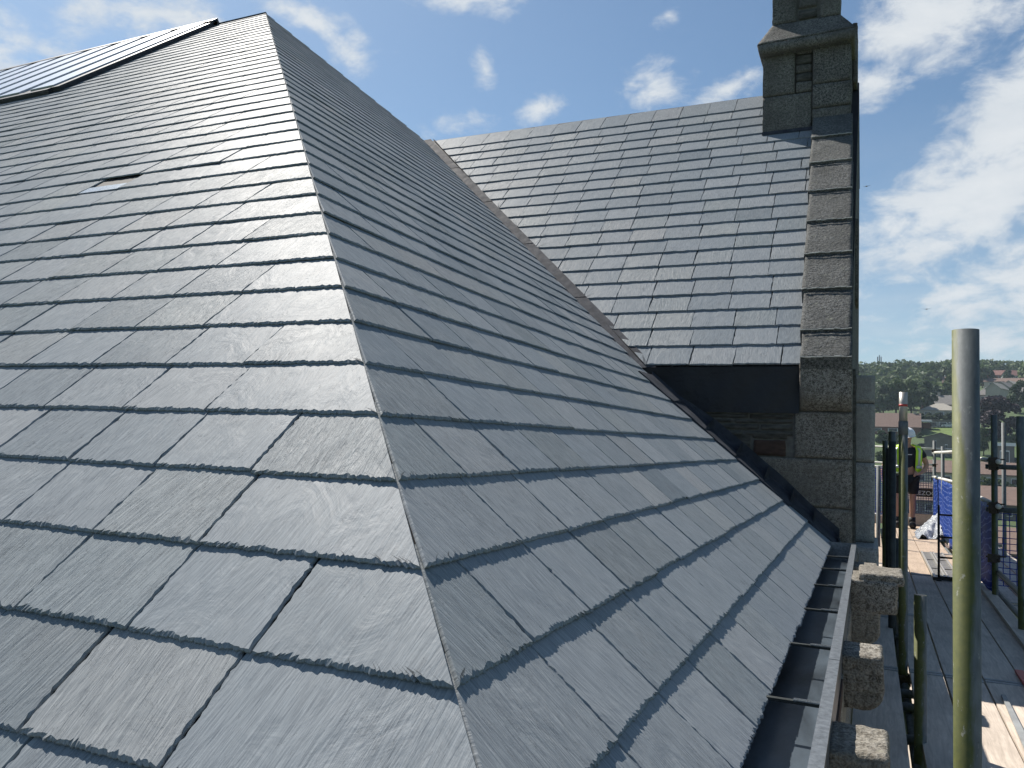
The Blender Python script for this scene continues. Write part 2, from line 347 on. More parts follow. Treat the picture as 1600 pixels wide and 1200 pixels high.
class MB:
    def __init__(s): s.v = []; s.f = []
    def add(s, v, f):
        k = len(s.v); q = UNIT[0]; s.v += [(x[0]*q, x[1]*q, x[2]*q) for x in v]; s.f += [tuple(i+k for i in q) for q in f]; return s
    def box(s, x0, x1, y0, y1, z0, z1):
        return s.hexa([(x0, y0, z0), (x1, y0, z0), (x1, y1, z0), (x0, y1, z0), (x0, y0, z1), (x1, y0, z1), (x1, y1, z1), (x0, y1, z1)])
    def hexa(s, c): return s.add(c, [(0, 3, 2, 1), (4, 5, 6, 7), (0, 1, 5, 4), (1, 2, 6, 5), (2, 3, 7, 6), (3, 0, 4, 7)])
    def tube(s, a, b, r, n=10, r2=None):
        a, b = Vector(a), Vector(b); d = (b-a).normalized(); t = d.cross(Vector((0, 0, 1)) if abs(d.z) < .9 else Vector((1, 0, 0))).normalized(); w = d.cross(t)
        r2 = r if r2 is None else r2
        v = [a+(t*math.cos(6.28318*i/n)+w*math.sin(6.28318*i/n))*r for i in range(n)]+[b+(t*math.cos(6.28318*i/n)+w*math.sin(6.28318*i/n))*r2 for i in range(n)]
        return s.add(v, [(i, (i+1) % n, n+(i+1) % n, n+i) for i in range(n)]+[tuple(range(n))[::-1], tuple(range(n, 2*n))])
    def build(s, name, mat, parent=None, smooth=False):
        o = link(name, mesh(name, s.v, s.f, smooth), mat, parent); return o
def ray(px, py): return fw+rt*((px-800)/FPX)-up*((py-600)/FPX)
def at_y(px, py, y): v = ray(px, py); return v*(y/v.y)
def proj(p):
    p = Vector(p); d = p.dot(fw)
    if d <= .01: return (-9999, -9999, d)
    return (800+FPX*p.dot(rt)/d, 600-FPX*p.dot(up)/d, d)

def rough_block(c, seg=.03, amp=.004, rad=.015, seed=0, quarter=None):
    """stone: hexahedron of 8 corners (bottom ccw, top ccw) with worn rounded edges and a rough face"""
    c = [Vector(x) for x in c]
    Lx = ((c[1]-c[0]).length+(c[6]-c[7]).length)/2; Ly = ((c[3]-c[0]).length+(c[6]-c[5]).length)/2; Lz = ((c[4]-c[0]).length+(c[6]-c[2]).length)/2
    nx, ny, nz = (max(2, min(26, int(l/seg))) for l in (Lx, Ly, Lz))
    idx = {}; vs = []; fs = []
    def P(i, j, k):
        key = (i, j, k)
        if key in idx: return idx[key]
        q = Vector((i/nx*Lx, j/ny*Ly, k/nz*Lz)); rd = min(rad, Lx*.4, Ly*.4, Lz*.4)
        cl = Vector((min(max(q.x, rd), Lx-rd), min(max(q.y, rd), Ly-rd), min(max(q.z, rd), Lz-rd)))
        dq = q-cl
        if dq.length > 0: q = cl+dq.normalized()*rd
        if quarter:     # big radius on the outer lower corner (+x, -z)
            r0 = quarter; cx, cz = Lx-r0, r0
            if q.x > cx and q.z < cz:
                dx, dz_ = q.x-cx, q.z-cz; l = math.hypot(dx, dz_)
                if l > r0: q.x = cx+dx/l*r0; q.z = cz+dz_/l*r0
        s, t, w = q.x/Lx, q.y/Ly, q.z/Lz
        b = (c[0]*(1-s)+c[1]*s)*(1-t)+(c[3]*(1-s)+c[2]*s)*t; u = (c[4]*(1-s)+c[5]*s)*(1-t)+(c[7]*(1-s)+c[6]*s)*t
        p = b*(1-w)+u*w
        p = p+noise.noise_vector((p+Vector((seed, 0, seed)))*28)*amp+noise.noise_vector((p+Vector((seed, 0, seed)))*7)*amp*.8
        idx[key] = len(vs); vs.append(p); return idx[key]
    for i in range(nx):
        for j in range(ny):
            fs.append((P(i, j, 0), P(i, j+1, 0), P(i+1, j+1, 0), P(i+1, j, 0))); fs.append((P(i, j, nz), P(i+1, j, nz), P(i+1, j+1, nz), P(i, j+1, nz)))
    for i in range(nx):
        for k in range(nz):
            fs.append((P(i, 0, k), P(i+1, 0, k), P(i+1, 0, k+1), P(i, 0, k+1))); fs.append((P(i, ny, k), P(i, ny, k+1), P(i+1, ny, k+1), P(i+1, ny, k)))
    for j in range(ny):
        for k in range(nz):
            fs.append((P(0, j, k), P(0, j, k+1), P(0, j+1, k+1), P(0, j+1, k))); fs.append((P(nx, j, k), P(nx, j+1, k), P(nx, j+1, k+1), P(nx, j, k+1)))
    return vs, fs
def boxc(x0, x1, y0, y1, z0, z1): return [(x0, y0, z0), (x1, y0, z0), (x1, y1, z0), (x0, y1, z0), (x0, y0, z1), (x1, y0, z1), (x1, y1, z1), (x0, y1, z1)]
def stone(name, c, mat, parent, **kw):
    v, f = rough_block(c, **kw); return link(name, mesh(name, v, f, True), mat, parent)

# ------------------------------------------------------------------ slates
S1, S2, S3, DZ = .8433, .8651, 1.0, .1389
H0 = Vector((-.56174, 1.09099, -.37654)); HD = Vector((-1/S2, 1/S1, 1))
APEX = H0+HD*(43.5*DZ)
A_ = Vector((-6.007, 9.978, 4.334))            # where the big roof's top meets the wing ridge
Q_ = Vector((-1.7247, 6.426, .6296))           # foot of the valley
class Plane:
    def __init__(s, o, U, V):
        s.o = Vector(o); s.U = Vector(U).normalized(); s.V = Vector(V).normalized(); s.N = s.U.cross(s.V).normalized()
        s.M = Matrix(((s.U.x, s.V.x, s.N.x, 0), (s.U.y, s.V.y, s.N.y, 0), (s.U.z, s.V.z, s.N.z, 0), (0, 0, 0, 1)))
    def uv(s, p): d = Vector(p)-s.o; return (d.dot(s.U), d.dot(s.V))
    def w(s, u, v, h=0): return s.o+s.U*u+s.V*v+s.N*h
P1 = Plane(H0, (1, 0, 0), (0, 1, S1))
P2 = Plane(H0, (0, 1, 0), (-1, 0, S2))
P3 = Plane(Q_, (1, 0, 0), (0, 1, S3))
def half(p, q):      # keep the left side of p->q in uv
    (x0, y0), (x1, y1) = p, q; a, b = -(y1-y0), (x1-x0); l = math.hypot(a, b); a /= l; b /= l
    return (a, b, -(a*x0+b*y0))
def clip(poly, h):
    a, b, c = h; out = []; n = len(poly)
    for i in range(n):
        (x0, y0, t0), (x1, y1, t1) = poly[i], poly[(i+1) % n]
        d0 = a*x0+b*y0+c; d1 = a*x1+b*y1+c
        if d0 >= 0: out.append((x0, y0, t0 if d1 >= 0 or True else t0))
        if (d0 >= 0) != (d1 >= 0):
            k = d0/(d0-d1); x, y = x0+(x1-x0)*k, y0+(y1-y0)*k
            out.append((x, y, 'c' if d0 >= 0 else t0))   # type belongs to the edge that starts at the point
    return out
def area(p): return .5*sum(p[i][0]*p[(i+1) % len(p)][1]-p[(i+1) % len(p)][0]*p[i][1] for i in range(len(p)))
TH = .0080
def slate_geom(poly, v0, gauge, dist, rs, lift=0.0, tiltu=0.0, TH=TH):
    """poly: list (u, v, edgetype) ccw -> verts in (u, v, h), faces"""
    poly = [p for i, p in enumerate(poly) if math.hypot(p[0]-poly[i-1][0], p[1]-poly[i-1][1]) > .002]
    step = max(.0042, .0028*dist); H = TH*1.32+lift; L = gauge*1.28
    near = dist < 9
    amp = .0016 if near else .0012
    O = []; I = []; K_ = []; n = len(poly)
    um = sum(p[0] for p in poly)/n
    per = sum(math.hypot(poly[(i+1) % n][0]-poly[i][0], poly[(i+1) % n][1]-poly[i][1]) for i in range(n))
    RB = min(.021, 1.0*abs(area(poly))/per); KC = []
    for i in range(n):
        ax, ay = poly[i][0]-poly[i-1][0], poly[i][1]-poly[i-1][1]; bx, by = poly[(i+1) % n][0]-poly[i][0], poly[(i+1) % n][1]-poly[i][1]
        la, lb = math.hypot(ax, ay) or 1, math.hypot(bx, by) or 1; n1x, n1y, n2x, n2y = -ay/la, ax/la, -by/lb, bx/lb
        dd = max(.3, 1+n1x*n2x+n1y*n2y); KC.append((poly[i][0]+(n1x+n2x)*RB/dd, poly[i][1]+(n1y+n2y)*RB/dd))
    for i in range(n):
        x0, y0, t = poly[i]; x1, y1, _ = poly[(i+1) % n]
        dx, dy = x1-x0, y1-y0; l = math.hypot(dx, dy)
        if l < 1e-4: continue
        nx_, ny_ = -dy/l, dx/l
        if t == 'b': k = max(2, int(l/step)); cw = (.0015, .0085)
        elif t == 's': k = max(1, int(l/(step*2.2))); cw = (.0006, .0042) if near else (.001, .003)
        elif t == 'c': k = 1; cw = (.0008, .0012)
        else: k = 1; cw = (.0, .0)
        if not near and t == 'b': k = max(2, min(k, 7))
        if dist > 13: k = 1 if t != 'b' else 2
        w = rs.uniform(*cw)
        for j in range(k):
            s = j/k; jx = rs.gauss(0, amp) if (j and t in 'bs') else 0; al = rs.uniform(-.2, .2)*l/k if j and t == 'b' else 0
            x, y = x0+dx*s+nx_*jx+dx/l*al, y0+dy*s+ny_*jx+dy/l*al
            if t == 'b': w = .35*w+.65*(rs.uniform(*cw) if rs.random() < .8 else rs.uniform(.008, .015))
            elif t == 's': w = .6*w+.4*rs.uniform(*cw)
            # corners: step inwards along both edges
            if j == 0:
                px_, py_, _ = poly[i-1]; ex, ey = x0-px_, y0-py_; el_ = math.hypot(ex, ey) or 1
                wc_ = min(w, .006); ix, iy = x+(nx_-ey/el_)*wc_*.7, y+(ny_+ex/el_)*wc_*.7
            else:
                e = min(.35, .012/l); s2_ = (e+(1-2*e)*s)-s     # keep clear of the corners
                ix, iy = x+dx*s2_+nx_*w, y+dy*s2_+ny_*w
            (k0x, k0y), (k1x, k1y) = KC[i], KC[(i+1) % n]; kx, ky = k0x+(k1x-k0x)*s, k0y+(k1y-k0y)*s
            O.append((x, y)); I.append((ix, iy)); K_.append((kx, ky))
    m = len(O)
    top = lambda u, v: H*(1-(v-v0)/L)+tiltu*(u-um)
    V = [(x, y, top(x, y)) for x, y in I]+[(x, y, top(x, y)-TH*.55) for x, y in O]+[(x, y, top(x, y)-TH) for x, y in O]
    V += [(x, y, top(x, y)) for x, y in K_]
    cx_ = sum(p[0] for p in poly)/n; cy_ = sum(p[1] for p in poly)/n; V.append((cx_, cy_, top(cx_, cy_)))
    F = [(i, (i+1) % m, 3*m+(i+1) % m, 3*m+i) for i in range(m)]+[(3*m+i, 3*m+(i+1) % m, 4*m) for i in range(m)]
    F += [(m+i, m+(i+1) % m, (i+1) % m, i) for i in range(m)]
    F += [(2*m+i, 2*m+(i+1) % m, m+(i+1) % m, m+i) for i in range(m)]
    return V, F
def finish_slate_mesh(me, uvs, tones, grains):
    me.uv_layers.new(name='UVMap')
    lv = np.empty(len(me.loops), dtype=np.int32); me.loops.foreach_get('vertex_index', lv)
    me.uv_layers['UVMap'].data.foreach_set('uv', np.asarray(uvs, dtype=np.float32)[lv].ravel())
    for nm, arr in (('tone', tones), ('grain', grains)):
        a = me.attributes.new(nm, 'FLOAT', 'POINT'); a.data.foreach_set('value', np.asarray(arr, dtype=np.float32))
    me.materials.append(M['slate'])
ALL = []     # (size on the picture, thing key, plane, verts, faces, uv offset, tone, grain)
def lay(key, pl, gauge, k0, k1, wid, region, u0, u1, rs, holes=(), hipwide=None, skip=None, last=1.28):
    reg = [half(region[i], region[(i+1) % len(region)]) for i in range(len(region))]
    for k in range(k0, k1+1):
        v0 = k*gauge; vt = v0+gauge*(last if k == k1 else 1.28)
        # u-range of this course inside the region
        base = [(u0, v0, 'b'), (u1, v0, 's'), (u1, vt, 't'), (u0, vt, 's')]
        c = base
        for h in reg: c = clip(c, h) if c else c
        if len(c) < 3: continue
        um = max(p[0] for p in c) if hipwide == 'R' else min(p[0] for p in c)
        ul, ur = min(p[0] for p in c), max(p[0] for p in c)
        # joints
        off = (wid*.5 if k % 2 else 0)+rs.uniform(-.02, .02)
        js = []
        if hipwide == 'R':      # measured from the right end
            bl = [p for p in c if abs(p[1]-v0) < 1e-5]; e = max(p[0] for p in bl) if bl else ur
            x = e-wid*(1.78 if k % 2 else 1.28)*rs.uniform(.95, 1.05); js.append(x)
            while x > ul: x -= wid*rs.uniform(.955, 1.045); js.append(x)
            js = [ur+1]+js
        elif hipwide == 'L':
            bl = [p for p in c if abs(p[1]-v0) < 1e-5]; e = min(p[0] for p in bl) if bl else ul
            x = e+wid*(1.5 if k % 2 else 1.0)*rs.uniform(.95, 1.05); js.append(x)
            while x < ur: x += wid*rs.uniform(.955, 1.045); js.append(x)
            js = ([ul-1]+js)[::-1]
        else:
            x = ul-off-.1; js.append(x)
            while x < ur: x += wid*rs.uniform(.955, 1.045); js.append(x)
            js = js[::-1]
        for i in range(len(js)-1):
            b, a = js[i], js[i+1]
            a = max(a, u0-2); b = min(b, u1+2)
            if b-a < .02: continue
            gp = rs.uniform(.0012, .0032); sk = rs.gauss(0, .003); dv = rs.gauss(0, .0016)
            if skip and skip(k, a, b): continue
            q = [(a+gp, v0+dv+rs.gauss(0, .001), 'b'), (b-gp, v0+dv+rs.gauss(0, .001), 's'), (b-gp+sk, vt, 't'), (a+gp+sk, vt, 's')]
            for h in reg: q = clip(q, h) if len(q) > 2 else q
            for hz in holes:      # rectangular hole: drop what falls inside (u0,u1,v0,v1)
                if hz and q and len(q) > 2:
                    if sum(p[1] for p in q)/len(q) > hz[2]: q = clip(q, (-1, 0, hz[0]))
            if len(q) < 3 or area(q) < .0012: continue
            cu = sum(p[0] for p in q)/len(q); cv = v0+gauge*.5; ctr = pl.w(cu, cv)
            px, py, d = proj(ctr); dist = ctr.length
            inside = -60 < px < 1660 and -60 < py < 1290 and d > 0
            far = dist if inside else max(dist, 10)
            V, F = slate_geom(q, v0, gauge, far, rs, max(0, rs.gauss(.0006, .0010)), rs.gauss(0, .004), TH*(1.55 if key == 'wing' else 1.0))
            vis = abs(pl.N.dot(ctr.normalized()))
            size = (abs(area(q))*vis/dist**2 if inside else -dist*1e-6)
            ALL.append([size, key, pl, V, F, (cu, cv), (rs.uniform(0, 50), rs.uniform(0, 50)), min(1, max(0, rs.gauss(.5, .14))), rs.random()**1.6])
    return
# region outlines (counter-clockwise in each plane's own u, v)
G1 = DZ*math.sqrt(1+1/S1**2); G2 = DZ*math.sqrt(1+1/S2**2); G3 = .1745*math.sqrt(2)
hipfoot = H0+HD*(-2*DZ)
e_u1 = P1.uv(hipfoot); a_u1 = P1.uv(APEX)
rs = random.Random(11)
gap = .0012
# missing slate / roof-vent at k = 12
def vent(k, a, b): return k == 12 and a < P1.uv((-4.05, 3.07, 1.29))[0] < b
VENT = []
def skip1(k, a, b):
    if vent(k, a, b): VENT.append((a, b)); return True
    return False
reg1 = [(-16, e_u1[1]), (e_u1[0]-gap, e_u1[1]), (a_u1[0]-gap, a_u1[1]), (-16, a_u1[1])]
lay('main', P1, G1, -2, 43, .305, reg1, -16, 1.2, rs, hipwide='R', skip=skip1)
f2 = P2.uv(hipfoot); a2 = P2.uv(APEX); A2 = P2.uv(A_); Q2 = P2.uv(Q_)
ve = Vector((A2[0]-Q2[0], A2[1]-Q2[1])).normalized(); vn = Vector((ve.y, -ve.x))   # towards +u
voff = -.085
vA = (A2[0]+vn.x*voff, A2[1]+vn.y*voff); vQ = (Q2[0]+vn.x*voff*.6, Q2[1]+vn.y*voff*.6)
wall_u = P2.uv((0, 6.36, 0))[0]
# lower part runs under the wall flashing, upper part stops at the valley
reg2a = [(f2[0]+gap, f2[1]), (wall_u, f2[1]), (wall_u, Q2[1]-.12), (P2.uv(H0+HD*12)[0]*0+f2[0]+gap+(Q2[1]-.12-f2[1])*(a2[0]-f2[0])/(a2[1]-f2[1]), Q2[1]-.12)]
kq = int(round((Q2[1]-.12)/G2))
reg2lo = [(f2[0]+gap, f2[1]), (wall_u, f2[1]), (wall_u, 60), (-30, 60)]
hipdir = ((a2[0]-f2[0])/(a2[1]-f2[1]))
def reg2(lo):
    r = [half((f2[0]+gap+hipdir*20, f2[1]+20), (f2[0]+gap, f2[1])), (0, 1, -f2[1]+.0001)]
    return r
def lay2():
    hipH = half((a2[0]+gap, a2[1]), (f2[0]+gap, f2[1]))
    topH = half(A2, a2); valH = half(vQ, vA); walH = (-1, 0, wall_u)
    return hipH, topH, valH, walH
hipH, topH, valH, walH = lay2()
def lay_h(key, pl, gauge, k0, k1, wid, planes, u0, u1, rs, **kw):
    global half
    old = half; seq = list(planes); 
    it = iter(seq)
    half_ = lambda p, q: p          # planes are passed through directly
    globals()['half'] = lambda p, q: p
    lay(key, pl, gauge, k0, k1, wid, seq, u0, u1, rs, **kw)
    globals()['half'] = old
lay_h('main', P2, G2, -2, kq-1, .305, [hipH, walH], f2[0]-1, wall_u+1, rs, hipwide='L')
lay_h('main', P2, G2, kq, 43, .305, [hipH, topH, valH], f2[0]-1, 14, rs, hipwide='L')
# wing roof
r3r = P3.uv((-.45, 6.426, .63)); RIDGE3 = 4.402
top3 = P3.uv((0, Q_.y+(RIDGE3-Q_.z)/S3, RIDGE3))[1]
a3 = P3.uv(Vector((A_.x, Q_.y+(RIDGE3-Q_.z)/S3, RIDGE3)))
q3 = (0.0, 0.0)
d3v = Vector((a3[0]-q3[0], a3[1]-q3[1])).normalized(); n3v = Vector((d3v.y, -d3v.x))
vo = .035
valH3 = half((a3[0]+n3v.x*vo, a3[1]+n3v.y*vo), (q3[0]+n3v.x*vo, q3[1]+n3v.y*vo))
topH3 = (0, -1, top3)
rgtH3 = half(P3.uv((-.46, 6.426, .63)), P3.uv((-.575, 9.3, 3.5)))
chU = P3.uv((-1.135, 9.36, 3.56)); 
lay_h('wing', P3, G3, 0, int(top3/G3)-1, .345, [valH3, topH3, rgtH3], -5, 1.6, rs, holes=[(chU[0], 9, chU[1]+.06, 99)], last=2.2)

MAINB = empty('stone_building', (-8, 6, -12), 'large stone building whose steep hipped roof of new grey slate fills the foreground', 'building')
WING = empty('gabled_wing', (-.3, 8, -12), 'gabled wing with glinting slate roof, granite coping and tall stone chimney beyond the valley', 'building')
def turn(V, cu, cv, ou, ov):
    a = math.sin(ou*91.7)*.13; c_, s_ = math.cos(a), math.sin(a)
    return [((x-cu)*c_-(y-cv)*s_+ou, (x-cu)*s_+(y-cv)*c_+ov) for x, y, z in V]
ALL.sort(key=lambda t: -t[0])
cnt = {'main': 0, 'wing': 0}; rest = {'main': [], 'wing': []}
for it in ALL:
    size, key, pl, V, F, (cu, cv), (ou, ov), tone, gr = it
    par = MAINB if key == 'main' else WING
    if size > 0 and cnt[key] < 300:
        cnt[key] += 1
        me = bpy.data.meshes.new('slate'); me.from_pydata([(x-cu, y-cv, z) for x, y, z in V], [], F); me.update()
        finish_slate_mesh(me, turn(V, cu, cv, ou, ov), [tone]*len(V), [gr]*len(V))
        o = bpy.data.objects.new('slate', me); COL.objects.link(o); o.parent = par
        o.matrix_local = Matrix.Translation(pl.w(cu, cv)-par.location) @ pl.M
    else: rest[key].append(it)
for key, items in rest.items():
    if not items: continue
    VV = []; FF = []; UV = []; TT = []; GG = []
    for size, _, pl, V, F, (cu, cv), (ou, ov), tone, gr in items:
        k = len(VV); VV += [tuple(pl.w(*p)) for p in V]; FF += [tuple(i+k for i in f) for f in F]
        UV += turn(V, cu, cv, ou, ov); TT += [tone]*len(V); GG += [gr]*len(V)
    me = bpy.data.meshes.new('slate_courses'); me.from_pydata(VV, [], FF); me.update(); finish_slate_mesh(me, UV, TT, GG)
    o = link('slate_courses', me, None, MAINB if key == 'main' else WING); o['kind'] = 'stuff'
print('slates', len(ALL), cnt, {k: len(v) for k, v in rest.items()})

# decks under the slates, body of the buildings
def quadpart(name, pts, mat, parent, thick=.0, nrm=None):
    return link(name, mesh(name, pts, [tuple(range(len(pts)))]), mat, parent)
dk = -.004
mb = MB()
mb.add([P1.w(*p, dk) for p in [(-16, e_u1[1]+.02), (e_u1[0]-.02, e_u1[1]+.02), a_u1, (-16, a_u1[1])]], [(0, 1, 2, 3)])
mb.add([P2.w(*p, dk) for p in [(f2[0]+.02, f2[1]+.02), (P2.uv((0, 6.5, 0))[0], f2[1]+.02), (P2.uv((0, 6.5, 0))[0], Q2[1]), Q2, A2, a2]], [(0, 1, 2, 3, 4, 5)])
zb = 15.8
mb.add([APEX, (-16, APEX.y, APEX.z), (-16, zb, -.6), (-6, zb, -.6), tuple(A_)], [(0, 1, 2, 3, 4)])
mb.add([(-16, .74, -.7), (-16, APEX.y, APEX.z), (-16, zb, -.7)], [(0, 1, 2)])
mb.build('roof_deck', M['deck'], MAINB)
mb = MB(); c = P3.w
E0 = P3.uv((-.13, 6.426, .63))[0]
mb.add([P3.w(0, 0, dk), P3.w(E0, 0, dk), P3.w(E0, top3, dk), P3.w(a3[0], a3[1], dk)], [(0, 1, 2, 3)])
mb.add([P3.w(a3[0], a3[1], dk), P3.w(E0, top3, dk), (-.13, 11.2, 3.4), (a3[0]+Q_.x, 11.2, 3.4)], [(0, 1, 2, 3)])  # unseen rear slope cut short so sun reaches the far boards
mb.build('roof_deck', M['deck'], WING)
# solid walls below
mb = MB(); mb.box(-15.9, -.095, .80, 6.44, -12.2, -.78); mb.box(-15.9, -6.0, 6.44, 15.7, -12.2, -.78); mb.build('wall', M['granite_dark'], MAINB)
mb = MB(); mb.box(-6.0, -.135, 6.52, 11.18, -12.2, .45)
mb.add([(-.135, 6.52, .45), (-.135, 11.18, .45), (-.135, 11.18, 3.36), (-.135, 10.15, 4.34), (-.135, 6.52, .70)], [(0, 1, 2, 3, 4)])
mb.add([(-6, 11.18, .45), (-.135, 11.18, .45), (-.135, 11.18, 3.36), (-6, 11.18, 3.36)], [(3, 2, 1, 0)])  # unseen rear wall, set forward to let the sun past
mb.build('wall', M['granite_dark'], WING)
# hip: narrow metal soaker under the mitre
mb = MB()
for k in range(-2, 44):
    a = H0+HD*(k*DZ)-Vector((0, 0, .005)); b = H0+HD*((k+1)*DZ)-Vector((0, 0, .005))
    mb.add([a+P1.U*-.03-P1.N*.003, a, b, b+P1.U*-.03-P1.N*.003], [(0, 1, 2, 3)])
    mb.add([a, a+P2.U*.03-P2.N*.003, b+P2.U*.03-P2.N*.003, b], [(0, 1, 2, 3)])
mb.build('hip_soaker', M['lead'], MAINB)
# valley lead: pieces with laps
vl = (A_-Q_).length; vd = (A_-Q_).normalized()
npc = 5
for i in range(npc):
    a = Q_+vd*(vl*i/npc-.03); b = Q_+vd*(vl*(i+1)/npc); l0 = .006+.0008; l1 = .003
    n2w = (P2.U*-1)*.13; n3w = P3.U*.12
    mb = MB()
    mb.add([a+P2.N*l0+(-P2.U)*.14, a+Vector((0, 0, -.004+l0)), b+Vector((0, 0, -.004+l1)), b+P2.N*l1+(-P2.U)*.14], [(0, 1, 2, 3)])
    mb.add([a+Vector((0, 0, -.004+l0)), a+P3.N*l0+P3.U*.12, b+P3.N*l1+P3.U*.12, b+Vector((0, 0, -.004+l1))], [(0, 1, 2, 3)])
    mb.build('valley_lead', M['lead'], MAINB)
# cut edge of the wing slates along the valley: raised batten fillet
mb = MB()
s0 = P3.w(n3v.x*vo, n3v.y*vo, 0); s1 = P3.w(a3[0]+n3v.x*vo, a3[1]+n3v.y*vo, 0)
mb.add([s0, s0+P3.N*.016, s1+P3.N*.016, s1, s0+P3.U*.02, s0+P3.U*.02+P3.N*.004, s1+P3.U*.02+P3.N*.004, s1+P3.U*.02], [(0, 1, 2, 3), (1, 5, 6, 2)])
mb.build('tilting_fillet', M['deck'], WING)
# vent in place of a slate
for (a, b) in VENT[:1]:
    v0 = 12*G1; mb = MB()
    def pr(u0, u1, va, vb, h0, h1):
        c = [P1.w(u0, va, -.001), P1.w(u1, va, -.001), P1.w(u1, vb, -.001), P1.w(u0, vb, -.001), P1.w(u0, va, h0), P1.w(u1, va, h0), P1.w(u1, vb, h1), P1.w(u0, vb, h1)]
        return MB().hexa(c)
    pr(a+.004, b-.004, v0, v0+G1*.40, .009, .006).build('slipped_slate', M['bracket'], MAINB)

# ------------------------------------------------------------------ roof panels (top left)
PAN = empty('rooflight', (-10, 7, -12), 'long raised rooflight of dark framed reflective strips at the ridge, far left', 'rooflight')
PAN.location = P1.w(P1.uv((-9.2, 6.45, 0))[0], 0)
uR = -8.40-H0.x; vLo = P1.uv((0, 6.0, H0.z+(6.0-H0.y)*S1))[1]; vHi = a_u1[1]+.02
def pbox(name, u0, u1, va, vb, h0, h1, mat, par):
    c = [P1.w(u0, va, h0), P1.w(u1, va, h0), P1.w(u1, vb, h0), P1.w(u0, vb, h0), P1.w(u0, va, h1), P1.w(u1, va, h1), P1.w(u1, vb, h1), P1.w(u0, vb, h1)]
    return MB().hexa(c).build(name, mat, par)
fr = pbox('frame', uR-.14, uR, vLo, vHi, .0, .062, M['panel_dark'], PAN)
pbox('frame', -15.8, uR-.14, vLo-.05, vLo+.06, .0, .060, M['panel_dark'], PAN)
pbox('frame', -15.8, uR, vHi-.10, vHi+.03, .0, .085, M['panel_dark'], PAN)
u = uR-.142; i = 0
while u > -7-8.5:
    pbox('pane', u-.40, u, vLo+.062, vHi-.102, .0, .078, M['panel'], PAN)
    pbox('glazing_bar', u-.60, u-.402, vLo+.062, vHi-.102, .0, .055, M['panel_dark'], PAN)
    u -= .602
# ridge: thin metal roll along both ridge lines
MB().tube(APEX+Vector((0, 0, .006)), (-16, APEX.y, APEX.z+.006), .022, 8).build('ridge_roll', M['lead'], MAINB)

# ------------------------------------------------------------------ wall flashing at the foot of the wing
def onR2(x, y, h=0): return P2.w(0, 0)+Vector((0, 0, 0)) if False else Vector((x, y, H0.z-S2*(x-H0.x)))+P2.N*h
YW = 6.45
xs = [-1.62, -1.38, -1.15, -.93, -.73, -.55, -.40, -.232]
zt = [(-1.62, .52), (-1.46, .423), (-1.28, .321), (-1.09, .19), (-.98, .10), (-.88, .02), (-.74, -.10), (-.618, -.2), (-.388, -.42), (-.2, -.58)]
def ztop(x): return float(np.interp(x, [a for a, b in zt], [b for a, b in zt]))
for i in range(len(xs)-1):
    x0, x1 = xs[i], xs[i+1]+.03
    yl = 5.97 if i < 5 else 6.06  # lead widened; its extra dark band stands in for shade on the slates
    pts = []; h0, h1 = .016, .021
    n = 6
    for j in range(n+1):
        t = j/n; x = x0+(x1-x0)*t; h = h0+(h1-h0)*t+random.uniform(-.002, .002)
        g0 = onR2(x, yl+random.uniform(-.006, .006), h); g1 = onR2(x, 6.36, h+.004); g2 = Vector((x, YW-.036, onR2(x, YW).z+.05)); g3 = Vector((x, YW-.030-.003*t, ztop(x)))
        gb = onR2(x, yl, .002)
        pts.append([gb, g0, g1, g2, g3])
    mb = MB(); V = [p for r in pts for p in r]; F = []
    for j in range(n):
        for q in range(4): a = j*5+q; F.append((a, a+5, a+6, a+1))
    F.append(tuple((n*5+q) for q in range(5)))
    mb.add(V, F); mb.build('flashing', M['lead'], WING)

# ------------------------------------------------------------------ wing front: membrane, stones, kneeler
mb = MB(); nn = 22
V = []
for i in range(nn+1):
    x = -1.90+(1.41)*i/nn
    for j in range(6):
        z = .618-j*(.618-.262)/5; y = YW-.022+.008*math.sin(i*1.1+j)+.004*math.sin(i*2.7)
        V.append((x, y if j else YW-.03, z))
mb.add(V, [(i*6+j, i*6+j+1, i*6+j+7, i*6+j+6) for i in range(nn) for j in range(5)])
mb.build('eave_membrane', M['membrane'], WING, True)
MB().box(-1.85, -.49, YW-.02, YW+.04, .575, .622).build('eave_board', M['deck'], WING)
def wstone(x0, x1, z0, z1, mat, proud=0.0, seed=0, x0b=None, amp=.005):
    c = boxc(x0, x1, YW-proud, YW+.09, z0, z1)
    if x0b is not None: c[0] = (x0b, YW-proud, z0); c[3] = (x0b, YW+.09, z0)
    return stone('stone', c, mat, WING, seg=.022, amp=amp, rad=.010, seed=seed)
MB().box(-1.6, -.118, YW+.012, YW+.085, -.95, .40).build('mortar', M['mortar'], WING)
wstone(-.522, -.119, -.066, .276, M['granite'], .012, 1)
wstone(-.88, -.119, -.432, -.074, M['granite'], .008, 2, -.50)
wstone(-.53, -.119, -.80, -.440, M['granite'], .006, 3, -.2)
wstone(-.835, -.572, .065, .128, M['rubble'], .0, 5, amp=.006)
wstone(-.822, -.585, -.064, .058, M['brown_stone'], .004, 6)
zz = .255
for i, (h, x0) in enumerate([(.035, -1.2), (.03, -1.18), (.045, -1.15), (.04, -1.1)]):
    xl = x0
    xm = [-.86, -.98, -.78, -.9][i]
    wstone(xl, xm, zz-h, zz, M['rubble'], .002*i, 10+i, amp=.005); wstone(xm+.008, -.535, zz-h, zz, M['rubble'], .004, 20+i, amp=.005)
    zz -= h+.006
wstone(-1.08, -.845, -.06, .118, M['rubble'], 0, 31, amp=.006)
# stone behind the end of the gutter
stone('stone', boxc(-.40, -.075, 5.92, 6.44, -1.02, -.70), M['granite'], WING, seg=.03, amp=.012, rad=.03, seed=44)
